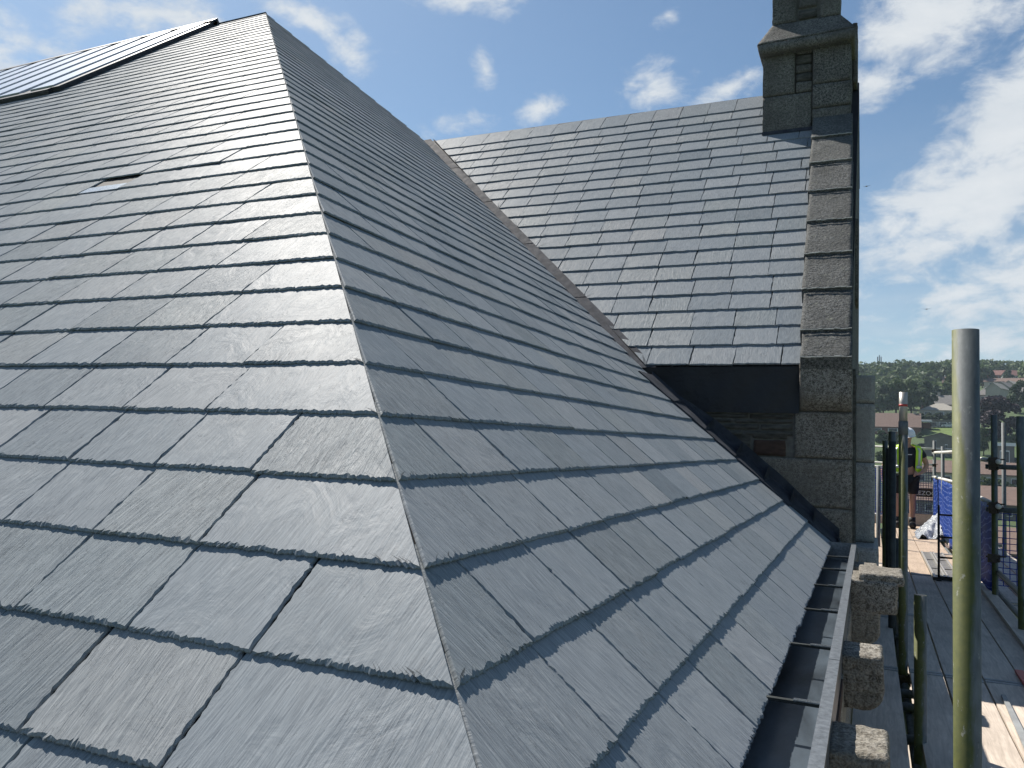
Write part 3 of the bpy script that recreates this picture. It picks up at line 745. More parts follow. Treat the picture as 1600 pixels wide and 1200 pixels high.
# kneeler: round-nosed block
v, f = rough_block(boxc(-.482, -.121, 6.335, 6.60, .285, .64), seg=.02, amp=.004, rad=.012, seed=9)
vv = []
for p in v:
    p = Vector(p); dz_ = .42-p.z
    if dz_ > 0 and p.y < 6.47: p.y += min(.12, (dz_/.135)**2*.10)*(6.47-p.y)/.135
    vv.append(p)
link('kneeler_stone', mesh('kneeler_stone', vv, f, True), M['granite'], WING)
# coping stones up the gable, each lapping the one below
cy = [6.295, 6.535, 6.925, 7.305, 7.695, 8.10, 8.52, 8.94, 9.355]
cl = [-.478, -.498, -.519, -.530, -.540, -.558, -.576, -.588, -.596]
cr = [-.121, -.127, -.135, -.143, -.152, -.160, -.172, -.182, -.192]
for i in range(8):
    y0, y1 = cy[i], cy[i+1]+(.03 if i < 7 else 0)
    z0 = .63+(y0-6.426); z1 = .63+(y1-6.426)
    h = .145; st = .030
    c = [(cl[i], y0+.10, z0-.03), (cr[i], y0+.10, z0-.03), (cr[i], y1+.1, z1-.03), (cl[i], y1+.1, z1-.03),
         (cl[i], y0-.005, z0+h+st), (cr[i], y0-.005, z0+h+st), (cr[i], y1-.02, z1+h-st*.4), (cl[i], y1-.02, z1+h-st*.4)]
    stone('coping_stone', c, M['coping'], WING, seg=.028, amp=.004, rad=.008, seed=50+i)
    # pale pointing on the top arris
    a = Vector((cl[i], y0-.012, z0+h+st+.002)); b = Vector((cr[i], y0-.012, z0+h+st+.002)); mb = MB(); pv = []
    n = 9
    for j in range(n):
        p = a.lerp(b, j/n)+Vector((0, 0, random.uniform(-.004, .004))); q = a.lerp(b, (j+1)/n)+Vector((0, 0, random.uniform(-.004, .004)))
        mb.tube(p, q, random.uniform(.004, .0065), 5)
    mb.build('pointing', M['mortar_light'], WING)
# east face trim of the gable (thin strips seen edge-on)
stone('string_stone', boxc(-.16, -.106, 8.25, 8.75, 1.42, 2.22), M['granite_dark'], WING, seg=.06, amp=.003, rad=.008, seed=70)
stone('string_stone', boxc(-.17, -.10, 6.62, 6.93, -1.0, .62), M['rubble'], WING, seg=.04, amp=.006, rad=.01, seed=71)
# buttress beside the gable end
MB().box(-.12, .030, 6.957, 7.44, -1.24, .59).build('mortar', M['mortar'], WING)
for (z0, z1, sd) in ((.378, .598, 1), (-.088, .370, 2), (-.71, -.096, 3)):
    stone('buttress_stone', boxc(-.132, .036, 6.95, 7.45, z0, z1), M['granite_clean'], WING, seg=.035, amp=.0025, rad=.006, seed=80+sd)
stone('buttress_stone', boxc(-.134, .062, 6.6, 7.45, -1.25, -.718), M['granite_clean'], WING, seg=.035, amp=.003, rad=.01, seed=84)

# ------------------------------------------------------------------ chimney
CH = link('chimney', mesh('chimney', *(lambda m: (m.v, m.f))(MB().box(-1.09, -.24, 9.42, 10.35, 2.6, 4.55))), M['mortar'], WING)
def cs(c, mat=M['granite_dark'], **kw):
    v, f = rough_block(c, **{**dict(seg=.04, amp=.004, rad=.009), **kw}); o = link('stone', mesh('stone', v, f, True), mat, None)
    o.parent = CH; o.matrix_parent_inverse = Matrix.Identity(4)
    return o
CHF = 9.35
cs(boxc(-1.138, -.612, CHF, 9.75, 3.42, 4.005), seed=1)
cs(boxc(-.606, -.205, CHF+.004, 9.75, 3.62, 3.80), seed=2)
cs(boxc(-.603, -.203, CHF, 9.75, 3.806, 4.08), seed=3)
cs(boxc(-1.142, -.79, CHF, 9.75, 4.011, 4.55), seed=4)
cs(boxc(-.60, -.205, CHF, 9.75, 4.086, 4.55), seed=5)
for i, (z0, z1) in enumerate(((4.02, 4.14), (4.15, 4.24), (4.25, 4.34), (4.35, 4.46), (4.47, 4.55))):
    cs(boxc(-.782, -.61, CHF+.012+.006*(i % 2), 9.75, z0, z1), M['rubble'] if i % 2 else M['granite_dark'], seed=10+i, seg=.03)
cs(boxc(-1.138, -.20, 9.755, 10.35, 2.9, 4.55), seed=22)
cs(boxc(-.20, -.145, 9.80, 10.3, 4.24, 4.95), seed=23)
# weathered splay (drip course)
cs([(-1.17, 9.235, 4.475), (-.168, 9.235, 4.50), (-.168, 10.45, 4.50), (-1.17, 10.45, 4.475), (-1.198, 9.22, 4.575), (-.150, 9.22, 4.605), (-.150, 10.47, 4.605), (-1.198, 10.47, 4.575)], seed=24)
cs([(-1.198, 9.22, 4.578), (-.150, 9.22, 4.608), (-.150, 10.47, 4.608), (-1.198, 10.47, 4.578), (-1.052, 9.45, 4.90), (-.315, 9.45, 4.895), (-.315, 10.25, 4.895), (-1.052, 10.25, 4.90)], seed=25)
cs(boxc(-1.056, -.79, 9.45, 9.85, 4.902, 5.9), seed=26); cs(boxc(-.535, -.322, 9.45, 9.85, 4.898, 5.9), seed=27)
MB().box(-1.03, -.34, 9.49, 10.2, 4.85, 5.9).build('flue_core', M['mortar'], WING)
for i, (z0, z1) in enumerate(((4.93, 5.03), (5.06, 5.22), (5.25, 5.42), (5.45, 5.62))):
    cs(boxc(-.765, -.57, 9.465, 9.85, z0, z1), M['rubble'] if i % 2 == 0 else M['granite_dark'], seed=30+i, seg=.03)
# back-gutter slates in front of the chimney are ordinary slates; lead apron
MB().hexa([P3.w(P3.uv((-1.14, 9.3, 3.5))[0], chU[1]-.02, .012), P3.w(P3.uv((-.60, 9.3, 3.5))[0], chU[1]-.02, .012), P3.w(P3.uv((-.60, 9.3, 3.5))[0], chU[1]+.04, .006), P3.w(P3.uv((-1.14, 9.3, 3.5))[0], chU[1]+.04, .006),
           P3.w(P3.uv((-1.14, 9.3, 3.5))[0], chU[1]-.02, .015), P3.w(P3.uv((-.60, 9.3, 3.5))[0], chU[1]-.02, .015), (-.60, CHF-.004, 3.60), (-1.14, CHF-.004, 3.60)]).build('apron_flashing', M['lead'], WING)

# ------------------------------------------------------------------ gutter
GY0, GY1 = .30, 5.90
def strip(pts, y0, y1, n=1):
    V = []; m = len(pts)
    for j in range(n+1):
        y = y0+(y1-y0)*j/n
        V += [(x, y, z) for x, z in pts]
    return V, [(j*m+i, j*m+i+1, (j+1)*m+i+1, (j+1)*m+i) for j in range(n) for i in range(m-1)]
GU = link('gutter', mesh('gutter', *strip([(-.30, -.66), (-.285, -.735), (-.112, -.738), (-.108, -.632)], GY0, GY1, 8)), M['gutter'], MAINB)
def gp(name, mbx, mat):
    o = link(name, mesh(name, mbx.v, mbx.f), mat, None); o.parent = GU; return o
for (ya, yb) in ((GY0, 2.62), (2.626, GY1)):
    gp('gutter_rim', MB().box(-.110, -.080, ya, yb, -.628, -.621), M['gutter_rim'])
    gp('gutter_face', MB().box(-.0865, -.0835, ya, yb, -.742, -.6285), M['gutter_out'])
gp('gutter_end', MB().box(-.30, -.085, GY1, GY1+.006, -.74, -.622), M['gutter_rim'])
for y in (.98, 1.60, 2.22, 2.86, 3.50, 4.14, 4.72, 5.28):
    gp('gutter_bracket', MB().box(-.285, -.111, y-.008, y+.008, -.648, -.640), M['dark_tube']); gp('bracket_glint', MB().box(-.176, -.1115, y-.010, y+.010, -.6395, -.6365), M['bracket'])  # bright strip paints the reflection on the right part of each dark bar
# gutter on the near side
MB().add(*strip([(0, 0), (0, 0)], 0, 1)) if False else None
g2 = MB().box(-16, -.10, .60, .775, -.745, -.735); g2.box(-16, -.10, .598, .602, -.735, -.62); g2.build('gutter', M['gutter_out'], MAINB)
# wall head stones and corbels below the gutter
y = 1.05; i = 0
while y < 6.3:
    l = random.uniform(.45, .8); stone('wall_stone', boxc(-.20, -.078, y, min(y+l, 6.4)-.01, -1.02, -.748), M['granite'], MAINB, seg=.05, amp=.005, rad=.012, seed=100+i); 
    stone('wall_stone', boxc(-.20, -.080, y-.2, min(y+l-.2, 6.4)-.01, -1.35, -1.03), M['granite'], MAINB, seg=.06, amp=.005, rad=.012, seed=130+i)
    y += l; i += 1
for yy, sd in ((2.05, 1), (3.0, 2), (5.3, 4)):
    stone('corbel', boxc(-.09, .044, yy, yy+.22, -.865, -.690), M['granite'], MAINB, seg=.010, amp=.004, rad=.010, seed=200+sd, quarter=.065)
stone('corbel', boxc(-.09, .048, 4.285, 4.62, -.925, -.765), M['granite'], MAINB, seg=.010, amp=.004, rad=.012, seed=203, quarter=.07)
stone('corbel', boxc(-.09, .122, 4.28, 4.62, -.775, -.622), M['granite'], MAINB, seg=.012, amp=.005, rad=.014, seed=210)
stone('corbel', boxc(-.05, .150, 4.29, 4.62, -.640, -.590), M['granite'], MAINB, seg=.012, amp=.004, rad=.012, seed=211)
MB().box(-.16, -.078, 1.2, 2.9, -.80, -.745).build('wall_plate', M['brown_stone'], MAINB)
print('building done')

# ------------------------------------------------------------------ scaffold
UNIT[0] = K = 1.183
SC = empty('scaffold', (.5*K, 6*K, -1.2*K), 'tube and board scaffold walkway with mossy upright poles running beside the building', 'scaffold')
TR = .0242
def pole(px, wpx, top, bot=-2.6, mat='tube', r=TR, pos=None):
    if pos is None:
        d = 2*TR*FPX/wpx; v = ray(px, 900)*d; pos = (v.x, v.y)
    return MB().tube((pos[0], pos[1], bot), (pos[0], pos[1], top), r, 20 if pos[1] < 3 else 12).build('pole', M[mat], SC, True)
# rounded ends: caps keep flat shading
def flatcap(o):
    for p in o.data.polygons:
        if len(p.vertices) > 4: p.use_smooth = False
    return o
flatcap(pole(0, 0, .245, mat='tube_moss', pos=(.1725, 1.81)))
flatcap(pole(0, 0, -.60, mat='tube_moss', pos=(.196, 3.86))); MB().tube((.196, 3.86, -.6005), (.196, 3.86, -.5995), .0205, 20).build('bore_shade', M['black'], SC)  # black disc paints the shade inside the open tube end
for (x, y, t, m) in ((.176, 5.18, .175, 'tube_moss'), (.142, 6.2, .07, 'dark_tube'), (.153, 6.73, .15, 'tube_moss'), (.192, 7.3, -.70, 'dark_tube'), (.160, 8.4, .03, 'dark_tube'), (.135, 8.62, .1, 'tube_moss'),
                     (.10, 11.3, -.19, 'tube'), (.961, 7.9, .34, 'tube_moss'), (.94, 6.45, .27, 'tube_moss'), (.93, 10.8, .30, 'tube'), (.97, 13.3, .10, 'tube'), (.955, 14.75, .20, 'tube'), (1.52, 7.95, .5, 'tube'), (1.5, 11.5, .4, 'tube')):
    flatcap(pole(0, 0, t, mat=m, pos=(x, y)))
sl_ = MB().tube((.176, 5.18, .176), (.176, 5.18, .345), .0225, 14).build('pole_sleeve', M['steel'], SC, True)
MB().tube((.176, 5.18, .262), (.176, 5.18, .276), .0236, 14).build('red_band', M['red'], SC, True)
MB().tube((.176, 5.18, .10), (.176, 5.18, .176), .0262, 14).build('pole_collar', M['tube'], SC, True)
def led(a, b, m='tube', r=.0215): return MB().tube(a, b, r, 10).build('ledger', M[m], SC, True)
led((.975, 7.75, -.055), (.975, 11.6, -.02), 'tube_sunlit'); led((.985, 11.5, .022), (.955, 15.0, .005), 'tube_sunlit')
led((.972, 7.75, -.425), (.972, 11.5, -.40), 'tube_sunlit'); led((.982, 11.4, -.36), (.955, 15.0, -.39), 'tube_sunlit')
led((.90, 7.93, -.10), (1.75, 7.93, -.10)); led((.90, 7.93, -.46), (1.75, 7.93, -.46))
led((.02, 14.8, .075), (1.3, 14.8, .065), 'tube_sunlit', .016); led((.02, 14.84, -.19), (.96, 14.84, -.195), 'tube_sunlit', .016)
led((.02, 12.6, -.22), (.20, 12.6, -.22), 'tube_sunlit', .018); led((.02, 12.7, -.90), (.20, 12.7, -.90), 'tube_sunlit', .018)
led((1.03, 3.2, -1.20), (1.03, 8.4, -1.20), 'tube'); led((.985, 4.0, -.98), (.985, 7.9, -.98), 'dark_tube')
led((.93, 14.75, -.55), (1.6, 14.75, -.55)); 
for y in (3.0, 4.05, 4.55, 4.80, 6.2, 8.8, 11, 13.2): led((-.07, y, -1.262), (1.7, y, -1.262), 'tube')
led((.185, .6, -1.31), (.185, 15, -1.31), 'tube'); led((.955, .6, -1.31), (.955, 15, -1.31), 'tube')
def coup(x, y, z, s=1.0):
    b = MB(); b.box(x-.034*s, x+.034*s, y-.04*s, y+.04*s, z-.022*s, z+.026*s); b.box(x-.05*s, x+.012*s, y-.055*s, y-.03*s, z-.03*s, z+.034*s); b.tube((x-.06*s, y-.02, z+.01), (x+.07*s, y-.03, z+.02), .007*s, 6); b.tube((x+.02*s, y-.065*s, z-.02), (x+.02*s, y+.03*s, z+.03), .009*s, 6)
    b.build('coupler', M['coupler'], SC)
for p in ((.955, 7.84, -.055), (.955, 7.86, -.10, .9), (.955, 7.84, -.425), (.955, 7.86, -.46, .9), (.94, 10.8, -.02, .8), (.955, 14.7, .03, .8), (.955, 14.7, -.2, .7), (.18, 5.18, -1.29), (.955, 7.88, -.86, 1.1), (.15, 8.42, -1.24, 1.2), (.12, 8.6, -1.16, 1.1)): coup(*p)
# walkway boards, one by one
def board(x0, x1, y0, y1, z=-1.2, mat='board', t=.036, rot=0):
    c = [Vector(p) for p in boxc(x0, x1, y0, y1, z-t, z)]
    if rot:
        m = Matrix.Rotation(rot, 3, 'Z'); ctr = Vector(((x0+x1)/2, (y0+y1)/2, z)); c = [m @ (p-ctr)+ctr for p in c]
    dzs = [random.uniform(-.003, .002) for _ in range(4)]
    for i in range(4): c[i].z += dzs[i]; c[i+4].z += dzs[i]
    v, f = rough_block([p*K for p in c], seg=.5, amp=.0015, rad=.004, seed=random.random()*9)
    bo = link('board', mesh('board', v, f), M[mat], SC)
    if z > -2:
        for ye in (y0+.004, y1-.030):
            if rot or ye < .5: continue
            eb = MB().hexa(boxc(x0+.001, x1-.001, ye, ye+.026, z-t+.004, z+.0035)); ebo = link('end_band', mesh('end_band', eb.v, eb.f), M['grey_strip']); ebo.parent = bo
    return bo
rows = ((-.07, .146), (.203, .366), (.375, .556), (.563, .743), (.751, .90))
for i, (a, b) in enumerate(rows):
    e = 5.03+(.0, .012, 0, .02, .01)[i]
    y0 = -1.6
    board(a, b, y0, e)
    if i == 0: board(a, b, e+.012, 6.58); board(.07, b, 6.6, 9.6); board(.07, b, 9.61, 15.0, mat='board_sunlit')
    elif i == 1: board(a, b, e+.012, 6.75); board(a, b, 6.762, 10.2); board(a, b, 10.21, 12.2, mat='board_sunlit'); board(a, b, 12.21, 15.0, mat='board_sunlit')
    elif i == 2: board(a, b, e+.012, 9.0); board(a, b, 9.012, 12.4, mat='board_sunlit'); board(a, b, 12.41, 15.0, mat='board_sunlit')
    elif i == 3: board(a, b, e+.012, 8.72); board(a, .87, 11.0, 12.9, mat='board_sunlit'); board(a, .87, 12.91, 15.0, mat='board_sunlit')
    else: board(a, b, e+.012, 8.2)
board(.80, .93, 8.3, 10.98, -1.2, 'board_sunlit')
for x in (1.08, 1.29, 1.5): board(x, x+.195, .5, 7.9, -1.235)
for x in (.99, 1.2, 1.41): board(x, x+.195, 8.0, 15, -1.235, 'board')
board(.872, .962, 3.3, 8.55, -1.163, 'board', .034, R(-.5))
# lower lift, added to darken the gap between the boards
for i in range(7): board(-.06+i*.235, .165+i*.235, -1, 14, -3.2, 'board')
board(.03, 1.1, 14.87, 14.91, -1.0, 'board', .2)
# metal staging deck with slots
ST = empty('metal_staging', (.68*K, 9.8*K, -1.2*K), 'sunlit slotted metal staging panel lying between the sunlit boards', 'staging')
for (a, b) in ((.563, .672), (.682, .792)):
    mb = MB(); mb.box(a, a+.016, 8.76, 10.95, -1.215, -1.178); mb.box(b-.016, b, 8.76, 10.95, -1.215, -1.178); mb.build('side_rail', M['steel'], ST)
    for k in range(3):
        mb = MB(); y0 = 8.8+k*.73
        for j in range(12): mb.box(a+.017, b-.017, y0+j*.055, y0+j*.055+.03, -1.198, -1.188)
        mb.build('slotted_plate', M['steel'], ST)
MB().box(.566, .79, 8.78, 10.93, -1.222, -1.217).build('base_tray', M['dark_tube'], ST)
# black guard frame standing on the walkway
FR = empty('guard_frame', (.7*K, 8.72*K, -1.2*K), 'black steel guard frame standing at the near end of the metal staging', 'frame')
mb = MB(); mb.tube((.600, 8.72, -1.215), (.600, 8.72, -.495), .0105, 8); mb.build('upright', M['black'], FR, True)
MB().tube((.905, 8.72, -1.215), (.905, 8.72, -.495), .0105, 8).build('upright', M['black'], FR, True)
for z in (-.585, -.795, -.985, -1.17): MB().tube((.60, 8.72, z), (.905, 8.72, z), .009, 8).build('rail', M['black'], FR, True)
mb = MB(); mb.box(.575, .62, 8.66, 8.78, -1.2, -1.188); mb.box(.55, .93, 8.70, 8.74, -1.2, -1.172); mb.build('foot', M['black'], FR)

# nets
def sheet(name, x, y0, y1, z0f, z1, mat, label):
    n, m = 90, 14; V = []
    for i in range(n+1):
        t = i/n; y = y0+(y1-y0)*t
        for j in range(m+1):
            s = j/m; zt_ = z0f(y); sag = .018*abs(math.sin(y*5.3))*(1-s)
            V.append((x+.022*math.sin(y*4.1+s*1.2)*(.3+s)+.010*math.sin(y*11+s*3), y, zt_-sag+(z1-zt_)*s+(.02*math.sin(y*3.1) if j == m else 0)))
    V = [(a*K, b*K, c*K) for a, b, c in V]
    o = link(name, mesh(name, V, [(i*(m+1)+j, i*(m+1)+j+1, (i+1)*(m+1)+j+1, (i+1)*(m+1)+j) for i in range(n) for j in range(m)], True), M[mat])
    md = o.modifiers.new('thickness', 'SOLIDIFY'); md.thickness = .002
    return tag(o, label, 'netting', 'safety nets on the scaffold')
sheet('debris_netting', .955, 8.05, 14.7, lambda y: -.415 if y < 11.4 else -.38, -1.17, 'net', 'bright blue sheet netting with pale zigzag weave hung from the outer lower rail')
def grid(name, a, b, z0, z1, sx, sz, w, mat, label, amp=.006):
    a = Vector(a); b = Vector(b); L = (b-a).length; d = (b-a)/L; nrm = Vector((-d.y, d.x, 0)); mb = MB()
    nx, nz = max(2, int(L/sx)), max(2, int((z1-z0)/sz)); seg = 4
    def P(s, z): return a+d*s+Vector((0, 0, z))+nrm*amp*math.sin(s*9+z*5)
    for i in range(nx+1):
        s = L*i/nx+random.uniform(-.004, .004)
        for k in range(seg): mb.tube(P(s, z0+(z1-z0)*k/seg), P(s+random.uniform(-.003, .003), z0+(z1-z0)*(k+1)/seg), w, 4)
    for j in range(nz+1):
        z = z0+(z1-z0)*j/nz+random.uniform(-.004, .004)
        for k in range(seg): mb.tube(P(L*k/seg, z), P(L*(k+1)/seg, z+random.uniform(-.006, .006)), w, 4)
    return tag(mb.build(name, M[mat]), label, 'netting', 'safety nets on the scaffold')
grid('mesh_netting', (.99, 7.98, 0), (1.72, 7.98, 0), -1.10, -.49, .045, .05, .0035, 'net_grid', 'open blue mesh netting under the cross rail at the right edge')
grid('mesh_netting', (.58, 14.86, 0), (.95, 14.86, 0), -1.0, -.25, .035, .04, .0045, 'net_grey', 'dark open mesh netting across the far end behind the worker')
grid('mesh_netting', (.05, 12.72, 0), (.17, 12.72, 0), -.88, -.25, .03, .03, .006, 'net_grid', 'narrow strip of blue mesh netting beside the pale buttress')
# plastic sheet bundle
n, m = 26, 10; V = []
for i in range(n+1):
    t = i/n
    for j in range(m+1):
        s = j/m
        x = .60+.33*t+.01*math.sin(j*2.1); y = 13.5-.9*s+.2*t; z = -1.19+.30*t*(1-s)**.7+.05*math.sin(t*9+s*6)*s+.03*noise.noise((t*7, s*9, 1))
        V.append((x*K, y*K, max(z, -1.195)*K))
o = link('plastic_sheet', mesh('plastic_sheet', V, [(i*(m+1)+j, (i+1)*(m+1)+j, (i+1)*(m+1)+j+1, i*(m+1)+j+1) for i in range(n) for j in range(m)]), M['plastic'])
o.modifiers.new('thickness', 'SOLIDIFY').thickness = .006
tag(o, 'crumpled shiny plastic sheet heaped on the boards by the worker\'s feet', 'sheet')
# loose strips on the boards
a = at_y(1584, 1056, 5.25)
o = MB().hexa(boxc(.735, .775, 3.6, 5.30, -1.194, -1.178)).build('plastic_batten', M['red']); tag(o, 'red plastic batten lying on the walkway boards, bottom right corner', 'batten')
o = MB().hexa([(.545+.02, 3.4, -1.196), (.585+.02, 3.4, -1.196), (.62+.0, 4.75, -1.196), (.60, 4.75, -1.196), (.545+.02, 3.4, -1.186), (.585+.02, 3.4, -1.186), (.62, 4.75, -1.186), (.60, 4.75, -1.186)]).build('offcut', M['grey_strip']); tag(o, 'thin grey offcut lying on the boards left of the red batten', 'offcut')

# ------------------------------------------------------------------ worker
UNIT[0] = 1.0
WK = empty('person', (.545*K, 14.35*K, -1.2*K), 'worker in white hard hat, yellow hi-vis vest, dark T-shirt and black shorts looking down', 'person')
WS = .90*K
def skinned(name, pts, edges, mat, sub=1, root=0):
    me = bpy.data.meshes.new(name); me.from_pydata([(p[0]*WS, p[1]*WS, p[2]*WS) for p in pts], edges, []); me.update(); me.materials.append(mat)
    o = bpy.data.objects.new(name, me); COL.objects.link(o)
    md = o.modifiers.new('skin', 'SKIN'); md.use_smooth_shade = True; md.branch_smoothing = .6
    for i, p in enumerate(pts):
        s = me.skin_vertices[0].data[i]; r = p[3]; s.radius = (r[0]*WS, r[1]*WS) if isinstance(r, tuple) else (r*WS, r*WS); s.use_root = (i == root)
    if sub: o.modifiers.new('sub', 'SUBSURF').levels = sub; o.modifiers['sub'].render_levels = sub
    return o
B = {}; pts = []; ed = []
def J(n, x, y, z, r, par=None):
    B[n] = len(pts); pts.append((x, y, z, r))
    if par: ed.append((B[par], B[n]))
J('pel', 0, 0, .95, .12); J('spi', 0, -.01, 1.14, .115, 'pel'); J('che', 0, -.01, 1.32, .13, 'spi'); J('nk0', 0, -.02, 1.45, .065, 'che'); J('nk', 0, -.035, 1.51, .055, 'nk0')
J('hd', 0, -.055, 1.58, .082, 'nk'); J('hd2', 0, -.065, 1.66, .088, 'hd'); J('hd3', 0, -.06, 1.72, .06, 'hd2')
for s, kn, an in ((1, (.085, -.03, .50), (.075, .02, .10)), (-1, (-.17, -.05, .50), (-.16, .03, .10))):
    k = 'L' if s > 0 else 'R'
    J('hip'+k, s*.10, 0, .86, .09, 'pel'); J('thi'+k, (s*.10+kn[0])/2, -.02, .70, .075, 'hip'+k); J('kne'+k, *kn, .052, 'thi'+k); J('cal'+k, kn[0], kn[1]+.035, .36, .055, 'kne'+k); J('ank'+k, *an, .036, 'cal'+k)
    J('toe'+k, an[0]+s*.03, an[1]-.13, .045, .035, 'ank'+k)
J('shL', .19, 0, 1.39, .065, 'che'); J('elL', .315, .03, 1.12, .045, 'shL'); J('frL', .27, -.07, 1.03, .042, 'elL'); J('wrL', .20, -.17, .97, .027, 'frL'); J('plL', .145, -.215, .95, .032, 'wrL')
J('shR', -.19, 0, 1.39, .065, 'che'); J('elR', -.345, .02, 1.16, .045, 'shR'); J('frR', -.39, -.02, 1.03, .040, 'elR'); J('wrR', -.40, -.05, .92, .027, 'frR'); J('plR', -.395, -.065, .85, .033, 'wrR')
for i in range(4):
    a = (i-1.5)*.019
    J('fL%d' % i, .11, -.245+a*.3, .955+a, .0095, 'plL'); J('gL%d' % i, .085+.006*abs(i-1), -.235, .935+a, .0085, 'fL%d' % i)
    J('fR%d' % i, -.395+a*.4, -.075+a, .80, .0095, 'plR'); J('gR%d' % i, -.39+a*.4, -.085+a, .765+.006*abs(i-1), .0085, 'fR%d' % i)
J('tL', .135, -.21, .995, .010, 'plL'); J('tL2', .11, -.225, 1.01, .009, 'tL'); J('tR', -.37, -.105, .84, .010, 'plR'); J('tR2', -.365, -.12, .81, .009, 'tR')
body = skinned('body', pts, ed, M['skin']); body.parent = WK
def wear(name, lst, mat, sub=1):
    P_ = []; E_ = []; ix = {}
    for n_, par, r, *off in lst:
        x, y, z, _ = pts[B[n_]]
        if off: x, y, z = x+off[0][0], y+off[0][1], z+off[0][2]
        ix[n_] = len(P_); P_.append((x, y, z, r))
        if par: E_.append((ix[par], ix[n_]))
    o = skinned(name, P_, E_, mat, sub); o.parent = WK; return o
wear('t_shirt', [('che', None, (.19, .13)), ('spi', 'che', (.165, .125)), ('pel', 'spi', (.165, .125)), ('nk0', 'che', .085, (0, 0, -.03)), ('shL', 'che', .085), ('elL', 'shL', .068, (-.04, 0, .09)), ('shR', 'che', .085), ('elR', 'shR', .068, (.05, 0, .09))], M['navy'])
wear('shorts', [('pel', None, (.16, .13)), ('hipL', 'pel', .115), ('thiL', 'hipL', .105), ('kneL', 'thiL', .098, (0, 0, .07)), ('hipR', 'pel', .115), ('thiR', 'hipR', .105), ('kneR', 'thiR', .098, (0, 0, .07))], M['black_cloth'])
def lpart(name, mb, mat, smooth=True, parent=WK):
    me = mesh(name, [Vector(v)*WS for v in mb.v], mb.f, smooth); me.materials.append(M[mat]); o = bpy.data.objects.new(name, me); COL.objects.link(o); o.parent = parent; return o
# vest: open-fronted shell round the torso
rings = [(1.47, .115, .095), (1.44, .20, .125), (1.36, .235, .155), (1.22, .225, .16), (1.08, .215, .16), (.98, .22, .165)]
def vest_strip(a0, a1, name, mat, ex=0.0, zr=None, n=14):
    mb = MB(); V = []; rr = rings if zr is None else [(z, np.interp(z, [r[0] for r in rings][::-1], [r[1] for r in rings][::-1]), np.interp(z, [r[0] for r in rings][::-1], [r[2] for r in rings][::-1])) for z in zr]
    for z, rx, ry in rr:
        for i in range(n+1):
            a = R(a0+(a1-a0)*i/n); V.append(((rx+ex)*math.sin(a), -.01-(ry+ex)*math.cos(a), z))
    mb.add(V, [(j*(n+1)+i, (j+1)*(n+1)+i, (j+1)*(n+1)+i+1, j*(n+1)+i+1) for j in range(len(rr)-1) for i in range(n)])
    o = lpart(name, mb, mat); o.modifiers.new('th', 'SOLIDIFY').thickness = .006; return o
VS = vest_strip(33, 327, 'hi_vis_vest', 'hivis', .012, None, 30)
for a0, a1 in ((44, 58), (302, 316)): vest_strip(a0, a1, 'reflective_strip', 'reflect', .020, [1.45, 1.36, 1.22, 1.10], 4)
vest_strip(36, 324, 'reflective_strip', 'reflect', .020, [1.10, 1.05], 30)
mb = MB(); mb.box(-.05, .07, -.152, -.146, 1.285, 1.297); lpart('chest_print', mb, 'white', False)
# hard hat
mb = MB(); V = []; n = 22
for j in range(8):
    th_ = R(90*j/7); 
    for i in range(n):
        a = 6.28318*i/n; V.append((.128*math.cos(th_)*math.cos(a), .148*math.cos(th_)*math.sin(a), .125*math.sin(th_)))
mb.add(V, [(j*n+i, j*n+(i+1) % n, (j+1)*n+(i+1) % n, (j+1)*n+i) for j in range(7) for i in range(n)])
V = []
for i in range(n):
    a = 6.28318*i/n; f_ = 1.0+(.30 if math.sin(a) < -.2 else .06)*1.0
    V += [(.126*math.cos(a), .146*math.sin(a), .002), (.128*math.cos(a)*(1.05), .148*math.sin(a)*f_, -.012)]
mb.add(V, [(2*i, 2*((i+1) % n), 2*((i+1) % n)+1, 2*i+1) for i in range(n)])
V = []
mb.add([(-.012, -.13, .06), (.012, -.13, .06), (.012, .13, .06), (-.012, .13, .06), (-.010, -.09, .125), (.010, -.09, .125), (.010, .09, .135), (-.010, .09, .135)], [(0, 1, 5, 4), (1, 2, 6, 5), (2, 3, 7, 6), (3, 0, 4, 7), (4, 5, 6, 7)])
hh = lpart('hard_hat', mb, 'helmet'); hh.location = (0, -.062*WS, 1.645*WS); hh.rotation_euler = (R(14), 0, 0)
mb = MB(); mb.box(-.075, -.008, -.162, -.148, 1.615, 1.648); mb.box(.008, .075, -.162, -.148, 1.615, 1.648); mb.box(-.01, .01, -.160, -.152, 1.636, 1.644); lpart('glasses', mb, 'black', False)
mb = MB(); mb.add([(-.014, -.148, 1.585), (.014, -.148, 1.585), (0, -.150, 1.630), (0, -.178, 1.590)], [(0, 1, 3), (1, 2, 3), (2, 0, 3)]); lpart('nose', mb, 'skin')
mb = MB(); mb.box(-.024, .024, -.150, -.146, 1.553, 1.560); lpart('mouth', mb, 'brown_stone', False)
for s in (-1, 1): mb = MB(); mb.hexa(boxc(s*.09-.008, s*.09+.008, -.07, -.035, 1.59, 1.65)); lpart('ear', mb, 'skin')
for s, (bx, by) in (('L', (.08, .0)), ('R', (-.165, .0))):
    mb = MB(); v, f = rough_block(boxc(bx-.052, bx+.056, by-.19, by+.09, 0.002, .115), seg=.03, amp=.002, rad=.045, seed=3); mb.add(v, f); mb.tube((bx, by+.03, .07), (bx, by+.03, .19), .056, 12); lpart('boot', mb, 'boot')

